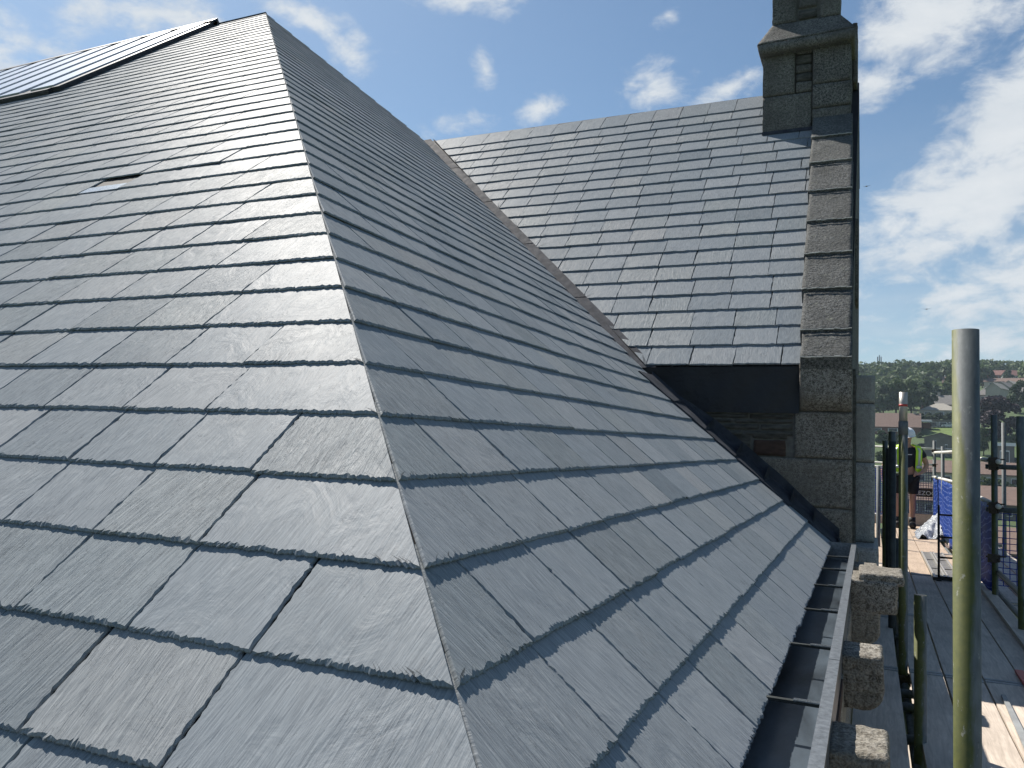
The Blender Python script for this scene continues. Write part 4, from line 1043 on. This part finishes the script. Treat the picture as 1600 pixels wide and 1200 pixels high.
# ------------------------------------------------------------------ ground and hillside
PR = np.array([0, 60, 90, 120, 150, 180, 205, 230, 260, 295, 335, 385, 450, 520, 600, 900, 3000, 7000])
PZ = np.array([-12.2, -12.2, -12, -11, -9.6, -7.4, -5, -1.8, 4.0, 10.2, 16.5, 24.2, 34.4, 42.5, 50, 54, 60, 60])
def terrain(x, y):
    r = math.hypot(x, y); a = abs(math.degrees(math.atan2(x, y)))
    w = min(1, max(0, (120-a)/50)); w = w*w*(3-2*w)
    return -12.2+w*(float(np.interp(r, PR, PZ))+12.2)+.6*noise.noise((x/60, y/60, 0))*min(1, r/200)
na = 180; rr_ = [0.5]+list(np.concatenate([np.arange(20, 640, 14), np.geomspace(660, 2600, 10)]))
V = [(0, 0, -12.2)]; F = []
for r in rr_:
    for i in range(na):
        a = 2*math.pi*i/na; x, y = r*math.sin(a), r*math.cos(a); V.append((x, y, terrain(x, y)))
for i in range(na): F.append((0, 1+i, 1+(i+1) % na))
for j in range(len(rr_)-1):
    for i in range(na): a = 1+j*na+i; b = 1+j*na+(i+1) % na; F.append((a, b, b+na, a+na))
tag(link('ground', mesh('ground', V, F, True), M['grass']), kind='structure')
def hit(px, py, rmin=40, rmax=900):
    v = ray(px, py); h = math.hypot(v.x, v.y); v = v/h; r = rmin
    while r < rmax:
        p = v*r
        if p.z <= terrain(p.x, p.y): return p
        r += .5
    return v*rmax
def mpp(p): return p.dot(fw)/FPX       # metres per picture pixel at that depth

def patch(name, pxs, mat, lift=.06):
    P_ = [hit(*q) for q in pxs]; n = 10; V = []
    for j in range(n+1):
        for i in range(n+1):
            s, t = i/n, j/n; p = (P_[0]*(1-s)+P_[1]*s)*(1-t)+(P_[3]*(1-s)+P_[2]*s)*t; V.append((p.x, p.y, terrain(p.x, p.y)+lift))
    return tag(link(name, mesh(name, V, [(j*(n+1)+i, j*(n+1)+i+1, (j+1)*(n+1)+i+1, (j+1)*(n+1)+i) for j in range(n) for i in range(n)]), M[mat]), kind='structure')
patch('lawn', [(1446, 684), (1520, 686), (1512, 667), (1462, 667)], 'lawn')
patch('lawn', [(1366, 603), (1520, 603), (1520, 597), (1366, 597)], 'lawn', .08)
patch('road', [(1420, 806), (1680, 812), (1670, 800), (1420, 796)], 'road')
patch('road', [(1540, 735), (1680, 735), (1670, 722), (1545, 722)], 'road', .1)

def house(name, x0, x1, yb, ye, yr, depth, wall, roof, label, cat='house', kind='gable', yaw=0, wins=(), chim=None, group=None, over=.3, side_gable=False, r=None):
    """x0..x1 picture columns of the front, yb ground, ye eaves, yr ridge"""
    p = hit((x0+x1)/2, yb) if r is None else ray((x0+x1)/2, yb)*(r/math.hypot(ray((x0+x1)/2, yb).x, ray((x0+x1)/2, yb).y))
    m = mpp(p); w = (x1-x0)*m; hw = (yb-ye)*m; hr = (ye-yr)*m
    face = math.atan2(-p.x, p.y)+yaw
    group = group or {'house': 'houses on the hillside', 'garage': 'garages on the hillside', 'building': 'low buildings in the valley', 'shed': None}.get(cat)
    root = empty(name, p, label, cat, group, face); z0 = -3
    M4 = Matrix.Translation((0, 0, 0))
    def lp(nm, mb, mat, par=root):
        me = mesh(nm, mb.v, mb.f); me.materials.append(M[mat]); o = bpy.data.objects.new(nm, me); COL.objects.link(o); o.parent = par; return o
    wl = MB(); wl.box(-w/2, w/2, 0, depth, z0, hw)
    if kind == 'gable':
        wl.add([(-w/2, 0, hw), (-w/2, depth, hw), (-w/2, depth/2, hw+hr*.97)], [(0, 1, 2)]); wl.add([(w/2, 0, hw), (w/2, depth/2, hw+hr*.97), (w/2, depth, hw)], [(0, 1, 2)])
    if kind == 'front':
        wl.add([(-w/2, 0, hw), (w/2, 0, hw), (0, 0, hw+hr*.97)], [(0, 1, 2)]); wl.add([(-w/2, depth, hw), (0, depth, hw+hr*.97), (w/2, depth, hw)], [(0, 1, 2)])
    wo_ = lp('wall', wl, wall)
    o_ = over; t = .18; rf = MB(); dn = o_*hr/(depth/2) if kind == 'gable' else 0
    if kind == 'gable':
        for s in (0, 1):
            y0, y1 = (-o_, depth/2) if s == 0 else (depth+o_, depth/2)
            rf.hexa([(-w/2-o_, y0, hw-dn), (w/2+o_, y0, hw-dn), (w/2+o_, y1, hw+hr), (-w/2-o_, y1, hw+hr), (-w/2-o_, y0, hw-dn+t), (w/2+o_, y0, hw-dn+t), (w/2+o_, y1, hw+hr+t), (-w/2-o_, y1, hw+hr+t)])
    elif kind == 'front':
        for s in (-1, 1):
            x = s*(w/2+o_); zz_ = hw-o_*hr/(w/2)
            rf.hexa([(x, -o_, zz_), (0, -o_, hw+hr), (0, depth+o_, hw+hr), (x, depth+o_, zz_), (x, -o_, zz_+t), (0, -o_, hw+hr+t), (0, depth+o_, hw+hr+t), (x, depth+o_, zz_+t)])
    elif kind == 'hip':
        k = min(w, depth)/2; a = [(-w/2-o_, -o_, hw), (w/2+o_, -o_, hw), (w/2+o_, depth+o_, hw), (-w/2-o_, depth+o_, hw)]
        rd = [(-max(0, w/2-k), depth/2, hw+hr), (max(.01, w/2-k), depth/2, hw+hr)]
        rf.add(a+rd, [(0, 1, 5, 4), (2, 3, 4, 5), (1, 2, 5), (3, 0, 4), (0, 3, 2, 1)])
    else: rf.box(-w/2-o_, w/2+o_, -o_, depth+o_, hw, hw+max(hr, .25))
    ro = lp('roof', rf, roof)
    for (u, v, ww, wh) in wins:       # as fractions of the front
        cx = -w/2+w*u; cz = hw*v; a = w*ww/2; b = hw*wh/2
        fo = lp('window', MB().box(cx-a, cx+a, -.07, .02, cz-b, cz+b), 'white')
        me = mesh('pane', *(lambda q: (q.v, q.f))(MB().box(cx-a*.86, cx+a*.86, -.10, -.071, cz-b*.84, cz+b*.84))); me.materials.append(M['win']); po = bpy.data.objects.new('pane', me); COL.objects.link(po); po.parent = fo
    if chim:
        u, ch = chim; cx = -w/2+w*u
        me = mesh('chimney', *(lambda q: (q.v, q.f))(MB().box(cx-.45, cx+.45, depth/2-.3, depth/2+.3, hw+hr*.4, hw+hr+ch).box(cx-.52, cx+.52, depth/2-.37, depth/2+.37, hw+hr+ch+.001, hw+hr+ch+.15))); me.materials.append(M['cream_wall']); c_ = bpy.data.objects.new('chimney', me); COL.objects.link(c_); c_.parent = ro
    return root
W3 = ((.15, .5, .12, .5), (.42, .5, .16, .5), (.75, .5, .14, .5))
house('brick_block', 1364, 1434, 679, 667, 645, 12, 'brick', 'tile_brown', 'long brown-roofed block left of the hard-hatted worker, white windows below its eaves', 'building', wins=((.12, .6, .2, .4), (.45, .6, .2, .4), (.62, .6, .12, .4)), chim=(.9, .6))
house('bungalow', 1440, 1497, 651, 641, 629, 10, 'cream_wall', 'tile_pale', 'pale hip-roofed bungalow behind the dark hedge, left of the thick pole', 'house', 'hip', wins=((.2, .5, .14, .5), (.5, .5, .2, .5), (.8, .5, .12, .5)))
house('house', 1441, 1500, 643, 632, 617, 9, 'brick', 'tile_grey', 'grey-roofed brick house with cream chimney directly behind the pale bungalow', 'house', wins=((.8, .5, .15, .6),), chim=(.45, 1.0), r=322)
house('house', 1444, 1465, 612, 603, 591, 8, 'white_wall', 'tile_grey', 'small house with white gable and grey roof high among the trees', 'house', yaw=R(38), wins=((.5, .5, .2, .4),))
house('house', 1474, 1490, 606, 598, 588, 8, 'cream_wall', 'tile_brown', 'half-hidden brown-roofed house among trees just left of the thick pole', 'house', wins=((.5, .5, .2, .4),))
house('house', 1362, 1394, 607, 600, 592, 9, 'grey_wall', 'tile_brown', 'low brown roof above the big trees beside the pale buttress', 'house', wins=((.6, .5, .15, .4),))
house('garage_row', 1452, 1504, 668, 657, 656, 6, 'grey_wall', 'tile_grey', 'flat-roofed garage row with dark openings behind the white car', 'garage', 'flat', wins=((.16, .42, .22, .7), (.42, .42, .22, .7), (.70, .42, .24, .7)))
house('gable_shed', 1447, 1492, 713, 684, 677, 12, 'grey_wall', 'tile_grey', 'large grey shed with low-pitched gable end facing the scaffold', 'shed', 'front', wins=((.35, .45, .05, .8), (.68, .4, .08, .5)))
house('house', 1526, 1562, 627, 617, 601, 11, 'grey_wall', 'tile_grey', 'grey house with pyramid roof just right of the thick pole', 'house', 'hip', wins=((.3, .5, .15, .5),))
for i, (a, b) in enumerate(((1541, 1562), (1552, 1575), (1564, 1588))):
    house('house', a, b, 614-i, 607-i*1.5, 598-i*1.5, 9, 'cream_wall', ('tile_pale', 'tile_grey', 'tile_pale')[i], ('first gable of the stepped terrace, nearest the thick pole', 'middle gable of the stepped terrace right of the pyramid roof', 'last and rightmost gable of the stepped terrace')[i], 'house', 'front', yaw=R(-18), r=352+i*14)
house('long_house', 1545, 1640, 604, 596, 590, 8, 'cream_wall', 'tile_brown', 'long brown-roofed terrace with cream wall above the stepped gables', 'house', wins=((.1, .5, .05, .5), (.25, .5, .05, .5), (.4, .5, .05, .5), (.55, .5, .05, .5)), r=420)
house('house', 1535, 1548, 602, 594, 585, 8, 'brick', 'tile_red', 'small reddish house at the left end of the long terrace', 'house', 'front', r=432)
house('house', 1551, 1572, 592, 586, 578, 8, 'brick', 'tile_red', 'red-roofed house on the skyline right of the thick pole', 'house', wins=((.5, .5, .15, .5),), r=475)
house('house', 1580, 1606, 594, 587, 578, 8, 'white_wall', 'tile_red', 'white-gabled red-roofed house on the skyline at the right edge', 'house', 'gable', yaw=R(35), wins=((.3, .5, .12, .5), (.7, .5, .12, .5)), r=455)
house('garage', 1557, 1583, 725, 697, 692, 7, 'grey_wall', 'white', 'grey garage with pale flat roof edge below the purple tree', 'garage', 'flat', wins=((.5, .4, .5, .7),))
house('long_low_building', 1432, 1680, 764, 742, 724, 10, 'cream_wall', 'tile_brown', 'long low brown-roofed building with planting along its windows', 'building', wins=tuple((.08+i*.075, .55, .045, .45) for i in range(12)))
house('long_low_building', 1425, 1700, 812, 789, 764, 12, 'grey_wall', 'tile_brown', 'nearer brown-roofed row seen behind the upper blue netting', 'building', wins=tuple((.06+i*.08, .5, .04, .5) for i in range(11)))
bb = house('brick_hall', 1415, 1760, 925, 868, 838, 14, 'brick', 'tile_brown', 'nearest red-brick hall below the scaffold, seen through the netting', 'building', wins=tuple((.06+i*.06, .6, .035, .4) for i in range(15)))
for i, (a, b, y0_, y1_, y2_, wl_, rf_, lb_, r_) in enumerate(((1527, 1541, 592, 587, 581, 'white_wall', 'tile_grey', 'white house peeping over the trees hard against the thick pole', 470), (1572, 1590, 603, 598, 591, 'white_wall', 'tile_brown', 'white house with brown roof above the right end of the stepped terrace', 405),
        (1584, 1612, 620, 612, 603, 'cream_wall', 'tile_grey', 'cream house with grey roof behind the deep green tree at the right edge', 372), (1452, 1464, 596, 592, 587, 'white_wall', 'tile_grey', 'tiny white house near the skyline above the white gable', 455), (1404, 1416, 596, 592, 588, 'cream_wall', 'tile_red', 'tiny cream house near the skyline above the red-banded pole', 455))):
    house('house', a, b, y0_, y1_, y2_, 8, wl_, rf_, lb_, yaw=R(-20+i*13), wins=((.3, .5, .15, .45), (.7, .5, .15, .45)), r=r_)
# white car, dark car
def car(px0, px1, yb, paint, label, cat='car', yaw=R(90)):
    p = hit((px0+px1)/2, yb); root = empty('parked_car', p, label, cat, 'parked cars in the valley', math.atan2(-p.x, p.y)); L = (px1-px0)*mpp(p); L = max(3.8, min(4.6, L)); s = L/4.4
    prof = [(-2.2, .35), (-2.2, .75), (-1.9, .92), (-1.25, 1.0), (-.65, 1.42), (.75, 1.45), (1.45, 1.02), (2.1, .92), (2.2, .6), (2.2, .35)]
    def lp(nm, mb, mat, par=root, sm=False):
        me = mesh(nm, [(a*s, b*s, c*s) for a, b, c in mb.v], mb.f, sm); me.materials.append(M[mat]); o = bpy.data.objects.new(nm, me); COL.objects.link(o); o.parent = par; return o
    n = len(prof); V = [(x, -.82+(.10 if z > 1.1 else 0), z) for x, z in prof]+[(x, .82-(.10 if z > 1.1 else 0), z) for x, z in prof]
    lp('body', MB().add(V, [tuple(range(n))[::-1], tuple(range(n, 2*n))]+[(i, (i+1) % n, n+(i+1) % n, n+i) for i in range(n)]), paint)
    for (a, b, c, d) in ((-1.12, -.62, 1.36, 1.06), (-.5, .62, 1.38, 1.06)):
        for sd in (-1, 1): lp('window', MB().hexa([(a-.0, sd*.79, d), (b+.12, sd*.79, d), (b+.12, sd*.83, d), (a, sd*.83, d), (a+.35, sd*.735, c), (b, sd*.735, c), (b, sd*.76, c), (a+.35, sd*.76, c)]), 'win')
    for x in (-1.35, 1.35):
        for sd in (-1, 1):
            w_ = lp('wheel', MB().tube((x, sd*.66, .33), (x, sd*.86, .33), .33, 14), 'black'); lp('rim', MB().tube((x, sd*.861, .33), (x, sd*.875, .33), .2, 10), 'steel', w_)
    return root
car(1472, 1492, 668, 'white', 'white parked car at the top edge of the bright lawn')
car(1577, 1594, 723, 'black', 'dark parked car beside the grey garage at the right edge')
car(1433, 1448, 700, 'black', 'dark parked car in front of the grey gable shed')
# pergola with white cover
p = hit(1443, 672); m = mpp(p); root = empty('pergola', p, 'white-topped timber carport between the brown block and the garages', 'carport', None, math.atan2(-p.x, p.y))
def lp2(nm, mb, mat, root=root):
    me = mesh(nm, mb.v, mb.f); me.materials.append(M[mat]); o = bpy.data.objects.new(nm, me); COL.objects.link(o); o.parent = root
lp2('canopy', MB().box(-2.4, 2.4, 0, 3, 2.5, 2.9).box(-2.0, 2.2, .3, 2.7, 2.9, 3.2), 'white')
for x in (-2.2, -.4, 1.9): lp2('post', MB().box(x, x+.22, 0, .22, -1, 2.5), 'brown_stone')
lp2('panel', MB().box(-2.2, 1.9, 2.8, 2.95, -1, 2.4), 'brick')
# radio mast on the skyline
p = ray(1374, 585); p = p*(560/math.hypot(p.x, p.y)); p.z = terrain(p.x, p.y)
root = empty('radio_mast', p, 'thin radio mast rising above the tree line on the skyline', 'mast')
top_ = 585-555; H_ = (ray(1374, 555)*(560/math.hypot(ray(1374, 555).x, ray(1374, 555).y))).z-p.z
lp2('pole', MB().tube((0, 0, 0), (0, 0, H_), .45, 6, .3), 'tube', root)
lp2('antenna', MB().box(-1.3, -.7, -.3, .3, H_-6, H_-1).box(.7, 1.3, -.3, .3, H_-6, H_-1).box(-.3, .3, -1.3, -.8, H_-6.5, H_-1.5), 'tube', root)

# ------------------------------------------------------------------ vegetation
def leafmesh(name, centres, radii, nq, leaf, mat, seed):
    g = np.random.default_rng(seed); Vs = []; T = []
    for c, r in zip(centres, radii):
        k = nq
        d = g.normal(size=(k, 3)); d /= np.linalg.norm(d, axis=1)[:, None]; d[:, 2] = np.where(d[:, 2] < -.35, -d[:, 2], d[:, 2])
        rad = r*(g.uniform(.5, 1.04, k)**.4)[:, None]; p = np.array(c)+d*rad*np.array([1, 1, .85])
        nn_ = d+g.normal(size=(k, 3))*.55; nn_ /= np.linalg.norm(nn_, axis=1)[:, None]
        a = np.cross(nn_, g.normal(size=(k, 3))); a /= np.linalg.norm(a, axis=1)[:, None]; b = np.cross(nn_, a)
        s = leaf*g.uniform(.6, 1.3, k)[:, None]
        q = np.stack([p-a*s-b*s*.7, p+a*s-b*s*.7, p+a*s*.8+b*s*.9, p-a*s*.8+b*s*.9], 1); Vs.append(q.reshape(-1, 3)); T.append(np.repeat(np.clip(g.normal(.5, .22)+g.normal(0, .18, k), 0, 1), 4))
    V = np.concatenate(Vs); n = len(V)//4; me = bpy.data.meshes.new(name); me.vertices.add(len(V)); me.vertices.foreach_set('co', V.astype(np.float32).ravel())
    me.loops.add(len(V)); me.loops.foreach_set('vertex_index', np.arange(len(V), dtype=np.int32)); me.polygons.add(n)
    me.polygons.foreach_set('loop_start', np.arange(0, len(V), 4, dtype=np.int32)); me.update(calc_edges=True)
    me.attributes.new('tone', 'FLOAT', 'POINT').data.foreach_set('value', np.concatenate(T).astype(np.float32)); me.materials.append(mat); return me
def crown_proto(i, mat, fat=1.0, zlo=.2):
    g = np.random.default_rng(100+i); n = 22; cs_ = []; rs_ = []
    for k in range(n):
        a = g.uniform(0, 6.28); z = g.uniform(zlo, .86); w = math.sin(min(1, max(.05, (z-zlo+.12)/(.98-zlo)))*3.14)**.6
        rr2 = g.uniform(.1, .36)*w*fat; cs_.append((rr2*math.cos(a), rr2*math.sin(a), z)); rs_.append(g.uniform(.13, .21))
    return leafmesh('crown', cs_, rs_, 190, .030, mat, i)
CR = {'g': [crown_proto(i, M['leaf']) for i in range(3)], 'd': [crown_proto(i+5, M['leaf2']) for i in range(3)], 'p': [crown_proto(12, M['leaf_purple'], 1.15, .04)], 's': [crown_proto(20, M['leaf'], 1.35, .05), crown_proto(21, M['leaf2'], 1.35, .05)]}
TRK = mesh('trunk', *(lambda q: (q.v, q.f))(MB().tube((0, 0, -.1), (0, 0, .42), .035, 7, .022).tube((0, 0, .38), (.14, .05, .66), .018, 5, .008).tube((0, 0, .36), (-.13, .06, .62), .018, 5, .008).tube((0, 0, .40), (.02, -.13, .68), .018, 5, .008))); TRK.materials.append(M['bark'])
tn = 0
def tree(px, pyb, hpx, wpx, kind, label, name='broadleaf_tree', cat='tree', group=None, r=None):
    global tn
    if r is None: p = hit(px, pyb)
    else: v = ray(px, pyb); p = v*(r/math.hypot(v.x, v.y)); p.z = terrain(p.x, p.y)
    m = mpp(p); h = hpx*m; w = wpx*m
    group = group or ('trees on the hillside' if cat == 'tree' else 'garden and hedge shrubs')
    root = empty(name, p, label, cat, group, random.uniform(0, 6.28)); root.scale = (w/.95, w/.95, h/1.0)
    me = CR[kind][tn % len(CR[kind])]; tn += 1
    o = bpy.data.objects.new('crown', me); COL.objects.link(o); o.parent = root
    if name != 'shrub' and name != 'hedge_bush':
        t = bpy.data.objects.new('trunk', TRK); COL.objects.link(t); t.parent = root
    else: o.location.z = -.12
    return root
TT_ = [(1380, 652, 52, 40, 'd', 'dark green tree beside the pale buttress, left of the banded pole'), (1400, 650, 58, 44, 'g', 'tall mid-green tree just left of the red-banded pole top'),
       (1424, 650, 58, 42, 'g', 'broad green tree just right of the red-banded pole top'), (1447, 644, 50, 34, 'd', 'dark round tree above the left end of the pale bungalow'), (1461, 634, 34, 26, 'd', 'small dark tree below the white gable on the hillside'),
       (1487, 626, 42, 32, 'g', 'green tree rising against the left side of the thick pole'), (1475, 627, 22, 18, 'g', 'low green tree behind the cream chimney'),
       (1594, 646, 52, 40, 'd', 'deep green tree at the right edge above the purple tree'), (1535, 606, 34, 22, 'd', 'dark tree tight against the right side of the thick pole'),
       (1546, 598, 24, 18, 'd', 'dark tree on the skyline at the left of the red roofs'), (1575, 598, 22, 16, 'd', 'dark tree between the two red-roofed skyline houses'),
       (1537, 712, 46, 26, 'd', 'dark green tree between the thick pole and the next upright'), (1412, 640, 34, 30, 'd', 'dark tree crown right behind the red-banded pole')]
for t in TT_: tree(*t)
tree(1559, 684, 66, 74, 'p', 'large copper-purple tree right of the thick mossy pole', 'copper_beech')
for px, py, h, w, k, lb in ((1377, 692, 24, 22, 'd', 'dark clipped hedge bush under the brown block, beside the buttress'), (1392, 693, 24, 22, 'd', 'dark hedge bush under the brown block, second from the buttress'), (1407, 694, 24, 22, 'd', 'dark hedge bush under the brown block, nearest the hard hat'),
                             (1438, 657, 14, 18, 'd', 'hedge bush at the left end of the bungalow hedge'), (1452, 657, 14, 18, 'd', 'hedge bush second from the left before the bungalow'), (1466, 657, 15, 18, 'd', 'hedge bush in the middle before the bungalow'), (1481, 657, 14, 18, 'd', 'hedge bush before the right window of the bungalow'), (1494, 658, 16, 18, 'd', 'hedge bush before the bungalow touching the thick pole'),
                             (1538, 765, 22, 22, 's', 'leafy shrub by the long low building, nearest the thick pole'), (1567, 766, 20, 28, 's', 'yellow-green shrub right of the clamped upright'), (1376, 722, 20, 18, 's', 'low garden shrub between buttress and scaffold poles'),
                             (1485, 706, 16, 16, 's', 'shrub at the right corner of the grey gable shed'), (1588, 690, 22, 20, 's', 'garden shrub behind the dark car at the right edge'), (1437, 684, 10, 12, 's', 'small shrub under the white-topped carport')):
    tree(px, py, h, w, k, lb, 'shrub', 'shrub')
# wooded skyline and hillside: one mass
g = np.random.default_rng(5); cs_, rs_ = [], []
for i in range(900):
    a = math.radians(g.uniform(-35, 50)); r = g.uniform(430, 600)
    x, y = r*math.sin(a), r*math.cos(a)
    px = proj((x, y, terrain(x, y)))[0]
    if 1535 < px < 1600 and r < 505: continue
    s = g.uniform(3.0, 6.2); z = terrain(x, y)+s*.9
    if px < 1520 and g.random() < .3: s *= 1.25
    cs_.append((x, y, z)); rs_.append(s)
for i in range(170):
    a = math.radians(g.uniform(-3, 3.6)); r = g.uniform(345, 440); x, y = r*math.sin(a), r*math.cos(a); s = g.uniform(2.4, 4.6); cs_.append((x, y, terrain(x, y)+s*.8)); rs_.append(s)
tag(link('woodland', leafmesh('woodland', cs_, rs_, 95, .85, M['leaf'], 77)), kind='stuff')
# gulls
for px, py, d_, lb in ((1448, 483, 60, 'tiny gull gliding low in the pale sky right of the gable'), (1354, 291, 70, 'tiny gull high in the sky just right of the coping')):
    p = ray(px, py)*d_; b = MB(); b.add([(-.38, .0, .06), (-.1, .06, .0), (0, .08, 0), (.1, .06, 0), (.4, -.02, .09), (.1, -.05, .0), (0, -.16, 0), (-.1, -.05, 0)], [(0, 7, 1), (1, 7, 6, 2), (2, 6, 5, 3), (3, 5, 4)]); b.add([(-.04, -.2, -.02), (.04, -.2, -.02), (.03, .16, -.02), (-.03, .16, -.02), (0, -.1, .05), (0, .1, .05)], [(0, 1, 2, 3), (0, 1, 4), (2, 3, 5), (1, 2, 5, 4), (3, 0, 4, 5)])
    me = mesh('gull', b.v, b.f); me.materials.append(M['grey_wall']); o = bpy.data.objects.new('gull', me); COL.objects.link(o); o.location = p; tag(o, lb, 'bird', 'gulls in the sky')
# banner on the far net, its letters part of it
UNIT[0] = K
sg = MB().box(.60, .955, 14.80, 14.812, -.72, -.585).build('net_banner', M['coupler']); tag(sg, 'dark banner strip with pale letters across the far mesh netting', 'banner')
UNIT[0] = 1.0
cu_ = bpy.data.curves.new('lettering', 'FONT'); cu_.body = 'GEEZOC'; cu_.size = .115; cu_.extrude = .001; cu_.align_x = 'CENTER'
to = bpy.data.objects.new('lettering_source', cu_); COL.objects.link(to)
bpy.context.view_layer.update()
lme = bpy.data.meshes.new_from_object(to.evaluated_get(bpy.context.evaluated_depsgraph_get())); COL.objects.unlink(to); bpy.data.objects.remove(to)
lme.transform(Matrix.Translation((.79*K, 14.79*K, -.69*K)) @ Matrix.Rotation(R(90), 4, 'X')); lme.materials.clear(); lme.materials.append(M['white'])
link('lettering', lme, None, sg)
print('all done')

# thin air over the valley
hz = MB().box(-2650, 2650, -2650, 2650, -14.5, 84).build('haze', None)
air = bpy.data.materials.new('air'); air.use_nodes = True; air.node_tree.nodes.clear()
o_ = air.node_tree.nodes.new('ShaderNodeOutputMaterial'); v_ = air.node_tree.nodes.new('ShaderNodeVolumePrincipled')
v_.inputs['Density'].default_value = .00021; v_.inputs['Color'].default_value = (.70, .86, 1, 1); v_.inputs['Anisotropy'].default_value = .2
air.node_tree.links.new(v_.outputs[0], o_.inputs['Volume']); hz.data.materials.append(air); tag(hz, kind='stuff')
